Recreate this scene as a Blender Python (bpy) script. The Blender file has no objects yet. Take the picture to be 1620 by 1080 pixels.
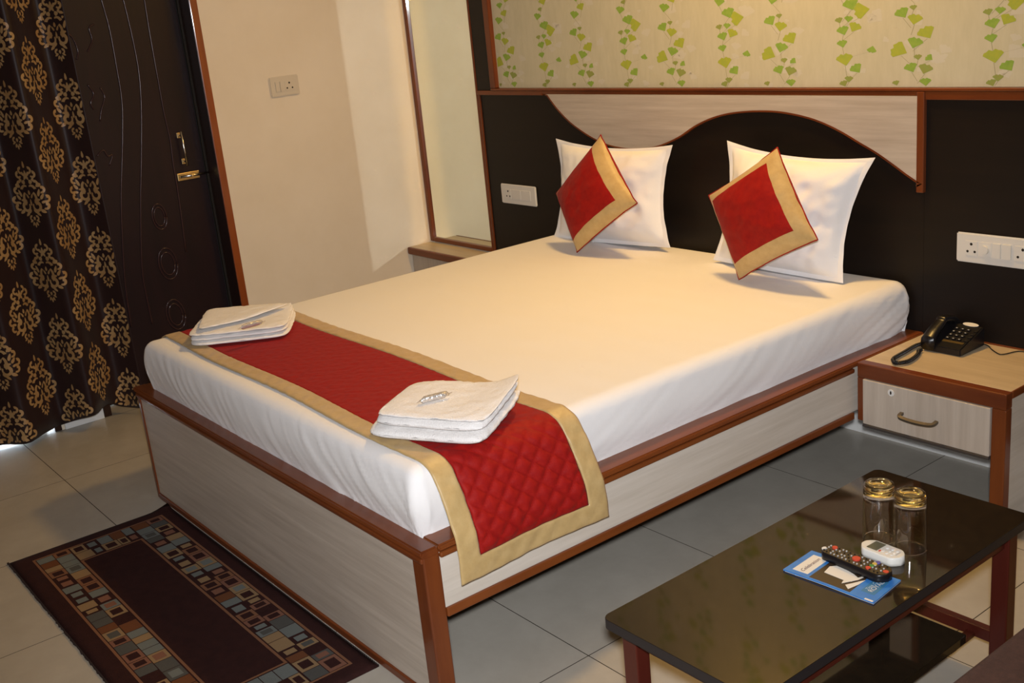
import bpy, bmesh, math, random
from mathutils import Vector, Matrix, noise

random.seed(7)
SC = bpy.context.scene
COL = SC.collection
PI = math.pi

# ------------------------------------------------------------------ camera
CR = ((0.61791005, 0.78036627, -0.09599819),      # camera right
      (0.17387662, -0.25470002, -0.95125960),     # camera down
      (-0.76678165, 0.57110102, -0.29306915))     # camera forward
CC = Vector((1.96789509, -3.16247884, 1.59086754))
CF = 1756.6378                                    # focal length, pixels of a 1620 px wide frame
cam_d = bpy.data.cameras.new('camera')
cam = bpy.data.objects.new('camera', cam_d)
COL.objects.link(cam)
cam_d.sensor_width = 36.0
cam_d.lens = CF / 1620.0 * 36.0
cam_d.clip_start = 0.05
cam.matrix_world = Matrix(((CR[0][0], -CR[1][0], -CR[2][0], CC.x),
                           (CR[0][1], -CR[1][1], -CR[2][1], CC.y),
                           (CR[0][2], -CR[1][2], -CR[2][2], CC.z),
                           (0, 0, 0, 1)))
SC.camera = cam

# ------------------------------------------------------------------ world, lights, exposure
W = bpy.data.worlds.new('world')
SC.world = W
W.use_nodes = True
W.node_tree.nodes['Background'].inputs[0].default_value = (0.9, 0.95, 1.0, 1)
W.node_tree.nodes['Background'].inputs[1].default_value = 0.02

def lamp(name, kind, loc, energy, color, **kw):
    l = bpy.data.lights.new(name, kind)
    l.energy = energy
    l.color = color
    for k, v in kw.items():
        setattr(l, k, v)
    o = bpy.data.objects.new(name, l)
    o.location = loc
    COL.objects.link(o)
    return o

# the photographer's flash, on top of the camera
up = Vector((-CR[1][0], -CR[1][1], -CR[1][2]))
fl = lamp('camera_flash', 'SPOT', CC + up * 0.10 - Vector(CR[2]) * 0.03, 332.0, (0.93, 0.95, 1.0),
          spot_size=math.radians(86), spot_blend=1.0, shadow_soft_size=0.05)
fl.matrix_world = Matrix.Translation(fl.location) @ cam.matrix_world.to_3x3().to_4x4()
# warm ceiling light above the head of the bed
lamp('ceiling_light', 'AREA', (-0.50, -0.45, 2.70), 34.0, (1.0, 0.595, 0.175), shape='DISK', size=0.26)
# daylight behind the door whose foot leaves a gap
dl = lamp('daylight_outside_door', 'AREA', (-3.55, -2.5, 0.5), 60.0, (0.8, 0.9, 1.0), shape='RECTANGLE', size=1.0, size_y=0.9)
dl.rotation_euler = (0, math.radians(-90), 0)

SC.cycles.blur_glossy = 0.0
SC.cycles.use_guiding = True
SC.cycles.use_surface_guiding = True
SC.cycles.guiding_training_samples = 64
SC.cycles.sample_clamp_indirect = 0.0
vs = SC.view_settings
vs.view_transform = 'Standard'
vs.look = 'None'
vs.exposure = 0.0
vs.gamma = 1.0
vs.use_curve_mapping = False

# ------------------------------------------------------------------ helpers
AX = {'x': 0, 'y': 1, 'z': 2}
def at(px, py, ax, val):
    """point where the view ray through a photo pixel meets the plane ax = val"""
    a, b = (px - 810) / CF, (py - 540) / CF
    r = Vector([CR[0][i] * a + CR[1][i] * b + CR[2][i] for i in range(3)])
    i = AX[ax]
    return CC + r * ((val - CC[i]) / r[i])

def tag(o, label, cat, group=None):
    o['label'] = label
    o['category'] = cat
    if group:
        o['group'] = group
    return o

def thing(name, label, cat, loc=(0, 0, 0), group=None):
    o = bpy.data.objects.new(name, None)
    o.empty_display_size = 0.05
    o.location = loc
    COL.objects.link(o)
    tag(o, label, cat, group)
    return o

def link(name, me, mat=None, parent=None, smooth=False):
    o = bpy.data.objects.new(name, me)
    if mat is not None:
        for m in (mat if isinstance(mat, (list, tuple)) else [mat]):
            me.materials.append(m)
    if smooth:
        for p in me.polygons:
            p.use_smooth = True
    COL.objects.link(o)
    if parent is not None:
        o.parent = parent
        bpy.context.view_layer.update() if False else None
        o.matrix_parent_inverse = Matrix.Translation(-Vector(world_loc(parent)))
    return o

def world_loc(o):
    # every parent here is unrotated and unscaled; meshes sit at the world origin
    return tuple(o.location) if o.type == 'EMPTY' else (0, 0, 0)

def mesh(name, verts, faces, mat, parent=None, smooth=False, mi=None):
    me = bpy.data.meshes.new(name)
    me.from_pydata([tuple(v) for v in verts], [], faces)
    if mi:
        for p, m in zip(me.polygons, mi):
            p.material_index = m
    me.update()
    return link(name, me, mat, parent, smooth)

def bm_obj(name, bm, mat, parent=None, smooth=False):
    me = bpy.data.meshes.new(name)
    bmesh.ops.recalc_face_normals(bm, faces=bm.faces)
    bm.to_mesh(me)
    bm.free()
    return link(name, me, mat, parent, smooth)

def bm_box(bm, x0, x1, y0, y1, z0, z1, bev=0.0, seg=2):
    r = bmesh.ops.create_cube(bm, size=1.0)
    vs_ = r['verts']
    for v in vs_:
        v.co = Vector((x0 + (v.co.x + .5) * (x1 - x0), y0 + (v.co.y + .5) * (y1 - y0), z0 + (v.co.z + .5) * (z1 - z0)))
    if bev > 0:
        es = list({e for v in vs_ for e in v.link_edges})
        bmesh.ops.bevel(bm, geom=es, offset=bev, segments=seg, affect='EDGES', profile=0.5)

def box(name, x0, x1, y0, y1, z0, z1, mat, parent=None, bev=0.002, seg=2):
    bm = bmesh.new()
    bm_box(bm, x0, x1, y0, y1, z0, z1, bev, seg)
    return bm_obj(name, bm, mat, parent)

def boxes(name, lst, mat, parent=None, bev=0.0):
    bm = bmesh.new()
    for b in lst:
        bm_box(bm, *b, bev)
    return bm_obj(name, bm, mat, parent)

def prism(name, pts, d, mat, parent=None, bev=0.0, smooth=False):
    """polygon pts (3D, planar) extruded by vector d"""
    bm = bmesh.new()
    d = Vector(d)
    a = [bm.verts.new(Vector(p)) for p in pts]
    b = [bm.verts.new(Vector(p) + d) for p in pts]
    bm.faces.new(a)
    bm.faces.new(b[::-1])
    n = len(pts)
    for i in range(n):
        bm.faces.new((a[i], b[i], b[(i + 1) % n], a[(i + 1) % n]))
    if bev:
        bmesh.ops.recalc_face_normals(bm, faces=bm.faces)
        bmesh.ops.bevel(bm, geom=[e for e in bm.edges if e.calc_face_angle(0) > .3], offset=bev, segments=2, affect='EDGES')
    return bm_obj(name, bm, mat, parent, smooth)

def sweep(profile, path, closed=False):
    """profile: list of (a,b) in the plane of (n1,n2); tube along path. returns verts, faces"""
    V, F = [], []
    path = [Vector(p) for p in path]
    n = len(path)
    prev = None
    m = len(profile)
    for i, p in enumerate(path):
        t = (path[min(i + 1, n - 1)] - path[max(i - 1, 0)]).normalized()
        if prev is None:
            ref = Vector((0, 0, 1)) if abs(t.z) < .9 else Vector((1, 0, 0))
            n1 = t.cross(ref).normalized()
        else:
            n1 = (prev - t * prev.dot(t)).normalized()
        prev = n1
        n2 = t.cross(n1)
        for a, b in profile:
            V.append(p + n1 * a + n2 * b)
    for i in range(n - 1):
        for j in range(m):
            k = (j + 1) % m
            F.append((i * m + j, i * m + k, (i + 1) * m + k, (i + 1) * m + j))
    F.append(tuple(range(m))[::-1])
    F.append(tuple((n - 1) * m + j for j in range(m)))
    return V, F

def circ(r, n=8):
    return [(r * math.cos(2 * PI * i / n), r * math.sin(2 * PI * i / n)) for i in range(n)]

def tube(name, path, r, mat, parent=None, n=8):
    V, F = sweep(circ(r, n), path)
    return mesh(name, V, F, mat, parent, True)

def lathe(name, prof, c, mat, parent=None, n=40):
    """prof list of (r,z) closed outline around axis at c"""
    V, F = [], []
    m = len(prof)
    for i in range(n):
        a = 2 * PI * i / n
        for r, z in prof:
            V.append((c[0] + r * math.cos(a), c[1] + r * math.sin(a), c[2] + z))
    for i in range(n):
        k = (i + 1) % n
        for j in range(m - 1):
            F.append((i * m + j, k * m + j, k * m + j + 1, i * m + j + 1))
    me = bpy.data.meshes.new(name)
    me.from_pydata(V, [], F)
    bm = bmesh.new()
    bm.from_mesh(me)
    bmesh.ops.remove_doubles(bm, verts=bm.verts, dist=1e-6)
    bpy.data.meshes.remove(me)
    return bm_obj(name, bm, mat, parent, True)

def smoothcurve(pts, k=8):
    pts = [Vector(p) for p in pts]
    out = []
    for i in range(len(pts) - 1):
        p0, p1, p2, p3 = pts[max(i - 1, 0)], pts[i], pts[i + 1], pts[min(i + 2, len(pts) - 1)]
        for j in range(k):
            t = j / k
            out.append(0.5 * ((2 * p1) + (p2 - p0) * t + (2 * p0 - 5 * p1 + 4 * p2 - p3) * t * t + (3 * p1 - p0 - 3 * p2 + p3) * t ** 3))
    out.append(pts[-1])
    return out

def text(name, s, mat, parent, origin, ex, ey, size, shear=0.0):
    cu = bpy.data.curves.new(name, 'FONT')
    cu.body = s
    cu.size = size
    cu.shear = shear
    cu.align_x = 'CENTER'
    cu.align_y = 'CENTER'
    tmp = bpy.data.objects.new(name + '_tmp', cu)
    COL.objects.link(tmp)
    dg = bpy.context.evaluated_depsgraph_get()
    me = bpy.data.meshes.new_from_object(tmp.evaluated_get(dg))
    bpy.data.objects.remove(tmp)
    bpy.data.curves.remove(cu)
    ex, ey = Vector(ex).normalized(), Vector(ey).normalized()
    ez = ex.cross(ey)
    M = Matrix((ex, ey, ez)).transposed().to_4x4()
    M.translation = Vector(origin)
    me.transform(M)
    me.materials.clear()
    return link(name, me, mat, parent)

# ------------------------------------------------------------------ materials
def mat(name, color, rough=0.5, spec=0.5, metal=0.0, noise_amt=0.0, noise_scale=10.0, stretch=(1, 1, 1), col2=None,
        bump=0.0, bump_scale=200.0, sheen=0.0, coat=0.0, trans=0.0, ior=1.45, bump_stretch=(1, 1, 1), detail=4.0, contrast=(0.3, 0.7)):
    m = bpy.data.materials.new(name)
    m.use_nodes = True
    nt = m.node_tree
    N, L = nt.nodes, nt.links
    b = N['Principled BSDF']
    b.inputs['Base Color'].default_value = (*color, 1)
    b.inputs['Roughness'].default_value = rough
    b.inputs['Specular IOR Level'].default_value = spec
    b.inputs['Metallic'].default_value = metal
    b.inputs['Sheen Weight'].default_value = sheen
    b.inputs['Coat Weight'].default_value = coat
    b.inputs['Coat Roughness'].default_value = 0.08
    b.inputs['Transmission Weight'].default_value = trans
    b.inputs['IOR'].default_value = ior
    tc = N.new('ShaderNodeTexCoord')
    if col2 is not None:
        mp = N.new('ShaderNodeMapping')
        mp.inputs['Scale'].default_value = stretch
        L.new(tc.outputs['Object'], mp.inputs[0])
        nz = N.new('ShaderNodeTexNoise')
        nz.inputs['Scale'].default_value = noise_scale
        nz.inputs['Detail'].default_value = detail
        nz.inputs['Roughness'].default_value = 0.65
        L.new(mp.outputs[0], nz.inputs['Vector'])
        rp = N.new('ShaderNodeValToRGB')
        rp.color_ramp.elements[0].position = contrast[0]
        rp.color_ramp.elements[1].position = contrast[1]
        rp.color_ramp.elements[0].color = (*color, 1)
        rp.color_ramp.elements[1].color = (*col2, 1)
        L.new(nz.outputs['Fac'], rp.inputs[0])
        L.new(rp.outputs[0], b.inputs['Base Color'])
    if bump > 0:
        mp2 = N.new('ShaderNodeMapping')
        mp2.inputs['Scale'].default_value = bump_stretch
        L.new(tc.outputs['Object'], mp2.inputs[0])
        n2 = N.new('ShaderNodeTexNoise')
        n2.inputs['Scale'].default_value = bump_scale
        n2.inputs['Detail'].default_value = 3.0
        L.new(mp2.outputs[0], n2.inputs['Vector'])
        bp = N.new('ShaderNodeBump')
        bp.inputs['Strength'].default_value = bump
        bp.inputs['Distance'].default_value = 0.004
        L.new(n2.outputs['Fac'], bp.inputs['Height'])
        L.new(bp.outputs[0], b.inputs['Normal'])
    return m

M = {}
M['paint'] = mat('cream_wall_paint', (0.75, 0.645, 0.495), 0.55, 0.3, noise_scale=2.5, col2=(0.81, 0.71, 0.565), bump=0.04, bump_scale=60)
M['ceil'] = mat('ceiling_paint', (0.8, 0.77, 0.7), 0.8, 0.2)
M['grout'] = mat('dark_grout', (0.045, 0.034, 0.026), 0.9, 0.05)
M['tile'] = mat('floor_tile', (0.385, 0.350, 0.290), 0.22, 0.45, noise_scale=5, col2=(0.455, 0.415, 0.350), detail=8)
M['teak'] = mat('polished_teak', (0.21, 0.050, 0.014), 0.28, 0.5, noise_scale=14, stretch=(1, 1, 1), col2=(0.13, 0.028, 0.009), coat=0.35)
M['teakx'] = mat('polished_teak_along_x', (0.19, 0.047, 0.011), 0.30, 0.4, noise_scale=16, stretch=(.12, 1, 1), col2=(0.105, 0.023, 0.007), coat=0.15)
M['teaky'] = mat('polished_teak_along_y', (0.215, 0.058, 0.013), 0.30, 0.4, noise_scale=16, stretch=(1, .12, 1), col2=(0.135, 0.032, 0.008), coat=0.15)
M['teakz'] = mat('polished_teak_upright', (0.19, 0.048, 0.011), 0.30, 0.4, noise_scale=16, stretch=(1, 1, .12), col2=(0.115, 0.026, 0.008), coat=0.15)
LA, LB = (0.56, 0.485, 0.40), (0.42, 0.35, 0.28)
M['lamx'] = mat('pale_laminate_grain_x', LA, 0.4, 0.4, noise_scale=55, stretch=(.045, 1, 1), col2=LB, detail=7)
M['lamy'] = mat('pale_laminate_grain_y', (0.66, 0.60, 0.52), 0.4, 0.4, noise_scale=55, stretch=(1, .045, 1), col2=(0.54, 0.48, 0.40), detail=7)
M['lamz'] = mat('pale_laminate_grain_upright', LA, 0.4, 0.4, noise_scale=30, stretch=(1, 1, .06), col2=LB, detail=7)
M['lamtop'] = mat('pale_laminate_night_top', (0.60, 0.48, 0.32), 0.35, 0.4, noise_scale=26, stretch=(.12, 1, 1), col2=(0.48, 0.37, 0.235), detail=7)
M['dark'] = mat('wenge_laminate', (0.0105, 0.0065, 0.0045), 0.45, 0.30, noise_scale=20, stretch=(.1, 1, 1), col2=(0.007, 0.0045, 0.0035))
M['doorleaf'] = mat('dark_door_skin', (0.019, 0.0075, 0.0085), 0.42, 0.35, noise_scale=18, stretch=(1, 1, .1), col2=(0.0125, 0.006, 0.007))
M['doormould'] = mat('door_moulding_highlight', (0.040, 0.019, 0.019), 0.22, 0.5)  # lighter than the leaf: highlights on the beads put into the colour
M['jamb'] = mat('dark_jamb_shaded', (0.035, 0.012, 0.006), 0.3, 0.5, noise_scale=14, stretch=(1, 1, .1), col2=(0.02, 0.008, 0.005))  # dark wood, with the shade of the unlit reveal in its colour
M['frame_front_lit'] = mat('orange_teak_edge_lit', (0.30, 0.075, 0.016), 0.3, 0.5, noise_scale=16, stretch=(1, 1, .12), col2=(0.2, 0.045, 0.010), coat=.3)  # same frame's front face, flash and warm light put into the orange
M['wallpaper'] = mat('wallpaper_ground', (0.53, 0.49, 0.335), 0.6, 0.25, noise_scale=40, stretch=(1, 1, .25), col2=(0.585, 0.54, 0.385))
M['leaf1'] = mat('print_leaf_green', (0.22, 0.36, 0.055), 0.6, 0.25, noise_scale=60, col2=(0.30, 0.42, 0.07))
M['leaf2'] = mat('print_leaf_lime', (0.42, 0.44, 0.05), 0.6, 0.25, noise_scale=60, col2=(0.33, 0.40, 0.06))
M['leaf3'] = mat('print_leaf_olive', (0.30, 0.31, 0.08), 0.6, 0.25, noise_scale=60, col2=(0.26, 0.33, 0.08))
M['ghost'] = mat('print_leaf_pale', (0.585, 0.545, 0.425), 0.6, 0.25)
M['stem'] = mat('print_stem', (0.36, 0.33, 0.19), 0.6, 0.25)
M['mirror'] = mat('mirror_glass', (0.84, 0.90, 0.84), 0.0, 0.5, metal=1.0)
M['white'] = mat('white_skirting', (0.74, 0.73, 0.70), 0.4, 0.4)
M['plate'] = mat('switch_plastic', (0.72, 0.69, 0.62), 0.35, 0.5)
M['plate_dull'] = mat('switch_plastic_aged', (0.64, 0.56, 0.44), 0.4, 0.4)
M['hole'] = mat('socket_hole', (0.02, 0.015, 0.01), 0.6, 0.3)
M['sheet'] = mat('white_cotton_sheet', (0.84, 0.82, 0.80), 0.8, 0.15, sheen=0.1, bump=0.08, bump_scale=120)
M['pillow'] = mat('white_pillow_cotton', (0.84, 0.83, 0.82), 0.8, 0.15, sheen=0.1, bump=0.1, bump_scale=90)
M['red'] = mat('red_velvet', (0.33, 0.009, 0.005), 0.65, 0.2, sheen=0.02, noise_scale=60, col2=(0.26, 0.005, 0.005), bump=0.15, bump_scale=350)
M['gold'] = mat('gold_satin', (0.55, 0.385, 0.17), 0.42, 0.45, sheen=0.1, noise_scale=30, col2=(0.47, 0.315, 0.125), bump=0.2, bump_scale=70)
M['towel'] = mat('white_terry', (0.84, 0.81, 0.78), 0.95, 0.1, sheen=0.2, bump=0.6, bump_scale=330)
M['curtain'] = mat('dark_brown_curtain', (0.018, 0.0075, 0.0075), 0.45, 0.28, sheen=0.05)
M['motif'] = mat('gold_brown_print', (0.38, 0.25, 0.115), 0.4, 0.4, noise_scale=12, col2=(0.27, 0.145, 0.050))
M['granite'] = mat('dark_brown_polished_top', (0.025, 0.016, 0.0085), 0.05, 0.55, noise_scale=30, col2=(0.016, 0.0105, 0.0065), detail=8)
M['mahog'] = mat('mahogany_leg', (0.085, 0.014, 0.008), 0.3, 0.5, noise_scale=14, stretch=(1, 1, .1), col2=(0.055, 0.010, 0.006))
M['tedge'] = mat('table_edge_band', (0.022, 0.018, 0.018), 0.35, 0.4)
M['black'] = mat('black_plastic', (0.008, 0.007, 0.008), 0.3, 0.5)
M['black_soft'] = mat('black_plastic_soft', (0.010, 0.009, 0.010), 0.45, 0.4)
M['remote'] = mat('remote_brown_face', (0.045, 0.030, 0.015), 0.35, 0.5)
M['amber'] = mat('smoky_amber_strip', (0.10, 0.062, 0.018), 0.25, 0.5)
M['grey'] = mat('button_grey', (0.42, 0.42, 0.42), 0.4, 0.5)
M['keywhite'] = mat('button_white', (0.72, 0.70, 0.66), 0.4, 0.5)
M['bred'] = mat('button_red', (0.55, 0.055, 0.03), 0.4, 0.5)
M['bgreen'] = mat('button_green', (0.06, 0.22, 0.05), 0.4, 0.5)
M['byellow'] = mat('button_yellow', (0.6, 0.42, 0.10), 0.4, 0.5)
M['bblue'] = mat('button_blue', (0.10, 0.09, 0.32), 0.4, 0.5)
M['lcd'] = mat('lcd_olive', (0.10, 0.10, 0.065), 0.2, 0.5)
M['acwhite'] = mat('white_remote_case', (0.70, 0.68, 0.62), 0.4, 0.5)
M['blue'] = mat('blue_glossy_paper', (0.035, 0.17, 0.50), 0.3, 0.5, noise_scale=25, col2=(0.05, 0.23, 0.60))
M['pagebrown'] = mat('brown_printed_band', (0.048, 0.030, 0.017), 0.35, 0.5)
M['pagewhite'] = mat('white_paper', (0.74, 0.70, 0.62), 0.5, 0.4)
M['ink'] = mat('dark_red_ink', (0.10, 0.02, 0.015), 0.6, 0.3)
M['teal'] = mat('teal_print', (0.045, 0.19, 0.36), 0.35, 0.5)
M['paleblue'] = mat('pale_blue_print', (0.50, 0.62, 0.66), 0.4, 0.4)
M['steel'] = mat('brushed_steel', (0.62, 0.60, 0.57), 0.25, 0.5, metal=1.0)
M['brass'] = mat('worn_brass', (0.60, 0.44, 0.20), 0.35, 0.5, metal=1.0)
M['bronze'] = mat('antique_bronze', (0.13, 0.11, 0.085), 0.4, 0.5, metal=0.6)
M['channel'] = mat('dark_grey_channel', (0.055, 0.045, 0.040), 0.45, 0.4)
M['foil'] = mat('silver_wrapper', (0.66, 0.62, 0.58), 0.25, 0.5, metal=0.6, bump=0.5, bump_scale=140)
M['sofa'] = mat('brown_upholstery', (0.080, 0.040, 0.030), 0.9, 0.1, sheen=0.05, noise_scale=70, col2=(0.056, 0.029, 0.022), bump=0.5, bump_scale=500)
M['rug'] = mat('rug_dark_maroon', (0.038, 0.014, 0.012), 0.95, 0.1, sheen=0.0, noise_scale=35, col2=(0.028, 0.011, 0.010), bump=0.6, bump_scale=420)
M['ruggrey'] = mat('rug_edge_grey', (0.035, 0.025, 0.024), 0.95, 0.1, bump=0.6, bump_scale=420)
RUGC = [mat('rug_blue_grey', (0.135, 0.145, 0.135), 0.95, 0.1, bump=.5, bump_scale=420), mat('rug_tan', (0.24, 0.155, 0.080), 0.95, 0.1, bump=.5, bump_scale=420),
        mat('rug_rose', (0.185, 0.085, 0.055), 0.95, 0.1, bump=.5, bump_scale=420), mat('rug_slate', (0.075, 0.072, 0.065), 0.95, 0.1, bump=.5, bump_scale=420),
        mat('rug_rust', (0.13, 0.050, 0.022), 0.95, 0.1, bump=.5, bump_scale=420), mat('rug_line', (0.185, 0.085, 0.045), 0.95, 0.1, bump=.5, bump_scale=420)]
# clear tumbler glass with its shadow softened by real refraction
M['glass'] = mat('clear_glass', (1.0, 0.99, 0.96), 0.0, 0.5, trans=1.0, ior=1.48)
M['glassbase'] = mat('thick_amber_glass', (1.0, 0.88, 0.50), 0.0, 0.5, trans=1.0, ior=1.5)

# ------------------------------------------------------------------ setting
XL, XR, YB, YF, ZC = -2.87, 4.2, 0.0, -6.2, 2.75

def struct(o):
    o['kind'] = 'structure'
    return o

# floor: dark grout bed with one tile object for each tile
fl_o = struct(box('floor', XL - 0.95, XR, YF, YB + 0.1, -0.06, -0.0002, M['grout'], bev=0))
TS, TX, TY = 0.5878, 0.0795, -1.616
tm = None
for i in range(-6, 8):
    for j in range(-8, 3):
        x0, y0 = TX + i * TS, TY + j * TS
        if x0 < XL - 1.0 or x0 + TS > XR + .4 or y0 < YF - .3 or y0 + TS > YB + .35:
            continue
        if tm is None:
            t = box('tile', 0.0014, TS - 0.0014, 0.0014, TS - 0.0014, -0.012, 0.0, M['tile'], bev=0)
            tm = t.data
        else:
            t = bpy.data.objects.new('tile', tm)
            COL.objects.link(t)
        t.location = (x0, y0, 0)
        t.parent = fl_o

struct(box('wall_back', XL - .15, XR, YB, YB + .12, 0, ZC, M['paint'], bev=0))
struct(box('wall_right', XR, XR + .1, YF, YB, 0, ZC, M['paint'], bev=0))
struct(box('wall_front', XL - .15, XR, YF - .1, YF, 0, ZC, M['paint'], bev=0))
struct(box('ceiling', XL - .15, XR + .1, YF - .1, YB + .12, ZC, ZC + .1, M['ceil'], bev=0))
DY0, DY1 = -1.845, -1.09      # door 1 opening with its frame
EY0, EY1 = -2.95, -2.03       # door 2 opening
struct(boxes('wall_left', [(XL - .15, XL, DY1, YB, 0, ZC), (XL - .15, XL, EY1, DY0, 0, ZC), (XL - .15, XL, YF, EY0, 0, ZC),
                           (XL - .15, XL, DY0, DY1, 2.12, ZC), (XL - .15, XL, EY0, EY1, 2.12, ZC)], M['paint']))
struct(box('baseboard_left', XL, XL + .012, EY1 + .012, DY0 - .002, 0, .095, M['white']))
struct(box('baseboard_back', -1.75, XR, YB - .008, YB, 0, .10, M['white']))

# door 1: dark moulded door in a dark wood frame, its front coloured as lit
d1 = struct(thing('door_1', 'dark brown moulded door with carved wavy lines and ovals, beside curtain', 'door', (XL - .1, -1.46, 0)))
del d1['label'], d1['category']
XD = -2.985
box('leaf', XD - .035, XD, DY0 + .035, DY1 - .045, 0.008, 2.08, M['doorleaf'], d1, bev=.003)
box('jamb', XL - .14, XL + .006, DY1 - .036, DY1 - .004, 0, 2.12, M['jamb'], d1, bev=.003)
box('jamb', XL - .14, XL + .006, DY0, DY0 + .034, 0, 2.12, M['jamb'], d1, bev=.003)
box('lintel', XL - .14, XL + .006, DY0 + .034, DY1 - .036, 2.085, 2.12, M['jamb'], d1, bev=.003)
box('frame_front_lit', XL + .006, XL + .014, DY1 - .036, DY1, 0, 2.12, M['frame_front_lit'], d1, bev=.003)  # front face of the jamb, painted as lit
box('shadow_gap', XD + .002, XD + .016, DY1 - .046, DY1 - .036, 0, 2.085, M['hole'], d1, bev=0)  # black strip standing in for the shadow gap beside the leaf
def dpx(l, ox, oy, s):
    return [at(ox + x / s, oy + y / s, 'x', XD + .001) for x, y in l]
z1, z5 = (0, 0, 4.045), (0, 250, 4.045)
for k, poly in enumerate([
        dpx([(300, -420), (340, -160), (360, 0), (380, 150), (430, 450), (490, 680), (530, 870), (570, 1050)], *z1),
        dpx([(560, -420), (610, -160), (650, 0), (700, 180), (745, 420), (780, 640), (785, 850), (780, 1080)], *z1) + dpx([(775, 250), (780, 450), (800, 800), (840, 1080)], *z5),
        dpx([(660, -420), (740, -160), (790, 0), (850, 250), (890, 470), (905, 700), (905, 1000)], *z1) + dpx([(902, 150), (900, 350), (908, 700), (940, 900), (975, 1060)], *z5),
        dpx([(860, -420), (900, -160), (925, 0), (960, 220), (1010, 500), (1050, 720), (1090, 900), (1110, 1060)], *z1) + dpx([(1125, 130), (1150, 300), (1190, 600)], *z5)]):
    tube('moulding', smoothcurve(poly, 4), .0045, M['doormould'], d1, 6)
for cx, cy, rx, ry in [(1020, 375, 46, 82), (1075, 675, 60, 100), (1125, 1000, 60, 95), (1180, 1320, 60, 95)]:
    for q in (1.0, .72):
        tube('moulding', [at(z5[0] + (cx + rx * q * math.cos(a) + .16 * ry * q * math.sin(a)) / 4.045, 250 + (cy + ry * q * math.sin(a)) / 4.045, 'x', XD + .001)
                          for a in [i * PI / 12 for i in range(25)]], .004, M['doormould'], d1, 6)
for pl in [[(560, 330), (575, 300), (590, 250), (570, 180), (600, 155)], [(640, 775), (650, 700), (670, 620), (640, 560)], [(620, 1000), (660, 960), (690, 1000), (720, 990), (700, 1060)], [(430, 210), (470, 250), (500, 330), (490, 380)], [(560, 540), (600, 600), (580, 660), (600, 700)]]:
    tube('carving', smoothcurve(dpx(pl, *z1), 4), .004, M['doormould'], d1, 6)
# pull handle and tower bolt
h0, h1 = at(286, 208, 'x', XD + .035), at(296.5, 262, 'x', XD + .035)
hd = tube('handle', [h0, h0.lerp(h1, .5), h1], .006, M['steel'], d1, 10)
for q in (.12, .88):
    p = h0.lerp(h1, q)
    tube('handle_post', [Vector((XD, p.y, p.z)), p], .005, M['steel'], d1, 8)
    box('handle_rose', XD, XD + .004, p.y - .009, p.y + .009, p.z - .012, p.z + .012, M['brass'], d1, .001)
p = at(281, 280, 'x', XD + .006)
bolt = box('tower_bolt', XD, XD + .008, p.y, p.y + .105, p.z - .02, p.z + .014, M['brass'], d1, .002)
tube('bolt_rod', [Vector((XD + .014, p.y + .01, p.z - .002)), Vector((XD + .014, p.y + .15, p.z - .002))], .006, M['steel'], d1, 8)
box('bolt_knob', XD + .012, XD + .03, p.y + .06, p.y + .07, p.z - .008, p.z + .004, M['brass'], d1, .002)

# door 2 behind the curtain, with a finger of daylight under it
d2 = struct(thing('door_2', 'x', 'door', (XL - .1, -2.5, 0)))
del d2['label'], d2['category']
box('leaf', XL - .06, XL - .03, EY0 + .03, EY1 - .03, .022, 2.08, M['doorleaf'], d2, .003)
box('jamb', XL - .15, XL + .004, EY1 - .03, EY1, 0, 2.12, M['jamb'], d2, .003)
box('jamb', XL - .15, XL + .004, EY0, EY0 + .03, 0, 2.12, M['jamb'], d2, .003)
box('lintel', XL - .15, XL + .004, EY0 + .03, EY1 - .03, 2.08, 2.12, M['jamb'], d2, .003)

# ------------------------------------------------------------------ curtain
cur = thing('curtain', 'dark brown curtain printed with gold damask medallions, hanging in deep folds', 'curtain', (-2.75, -2.3, 0.02))
CY1, CYN = -1.70, -3.05
CX0, CA, CLAM = -2.765, 0.060, 0.262
def fold(y):
    """depth of the cloth at wall position y"""
    ph = 2 * PI * (y - CY1) / CLAM
    a = CA * (0.85 + 0.25 * math.sin(y * 9.0))
    return CX0 + a * math.sin(ph + 0.55) + 0.010 * math.sin(2 * ph + 1.0)
def cbottom(y):
    return 0.036 + 0.045 * max(0, math.exp(-((y + 1.90) / .10) ** 4)) + .006 * math.sin(y * 23)
NU = 420
us, ys = [0.0], [CY1]
for i in range(1, NU + 1):
    y = CY1 + (CYN - CY1) * i / NU
    us.append(us[-1] + math.hypot(y - ys[-1], fold(y) - fold(ys[-1])))
    ys.append(y)
def y_of_u(u):
    lo, hi = 0, NU
    if u <= 0:
        return CY1 - u * 0.5 if False else CY1
    if u >= us[-1]:
        return CYN
    while hi - lo > 1:
        m_ = (lo + hi) // 2
        if us[m_] <= u:
            lo = m_
        else:
            hi = m_
    return ys[lo] + (ys[hi] - ys[lo]) * (u - us[lo]) / (us[hi] - us[lo])
def cpos(u, z, off=0.0):
    y = y_of_u(u)
    sway = 0.012 * math.sin(z * 3.1 + y * 4)
    yy = y
    e = 1e-3
    dx = (fold(yy - e) - fold(yy + e)) / (-2 * e)
    n = Vector((1, -dx, 0)).normalized()
    return Vector((fold(yy) + sway * .4, yy, z)) + n * off
V, F = [], []
NZ = 36
for i in range(NU + 1):
    for j in range(NZ + 1):
        zb = cbottom(ys[i])
        z = zb + (2.15 - zb) * j / NZ
        V.append(cpos(us[i], z))
for i in range(NU):
    for j in range(NZ):
        a = i * (NZ + 1) + j
        F.append((a, a + 1, a + NZ + 2, a + NZ + 1))
cl = mesh('cloth', V, F, M['curtain'], cur, True)
sm = cl.modifiers.new('thickness', 'SOLIDIFY')
sm.thickness = .0015
sm.offset = -1

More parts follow.
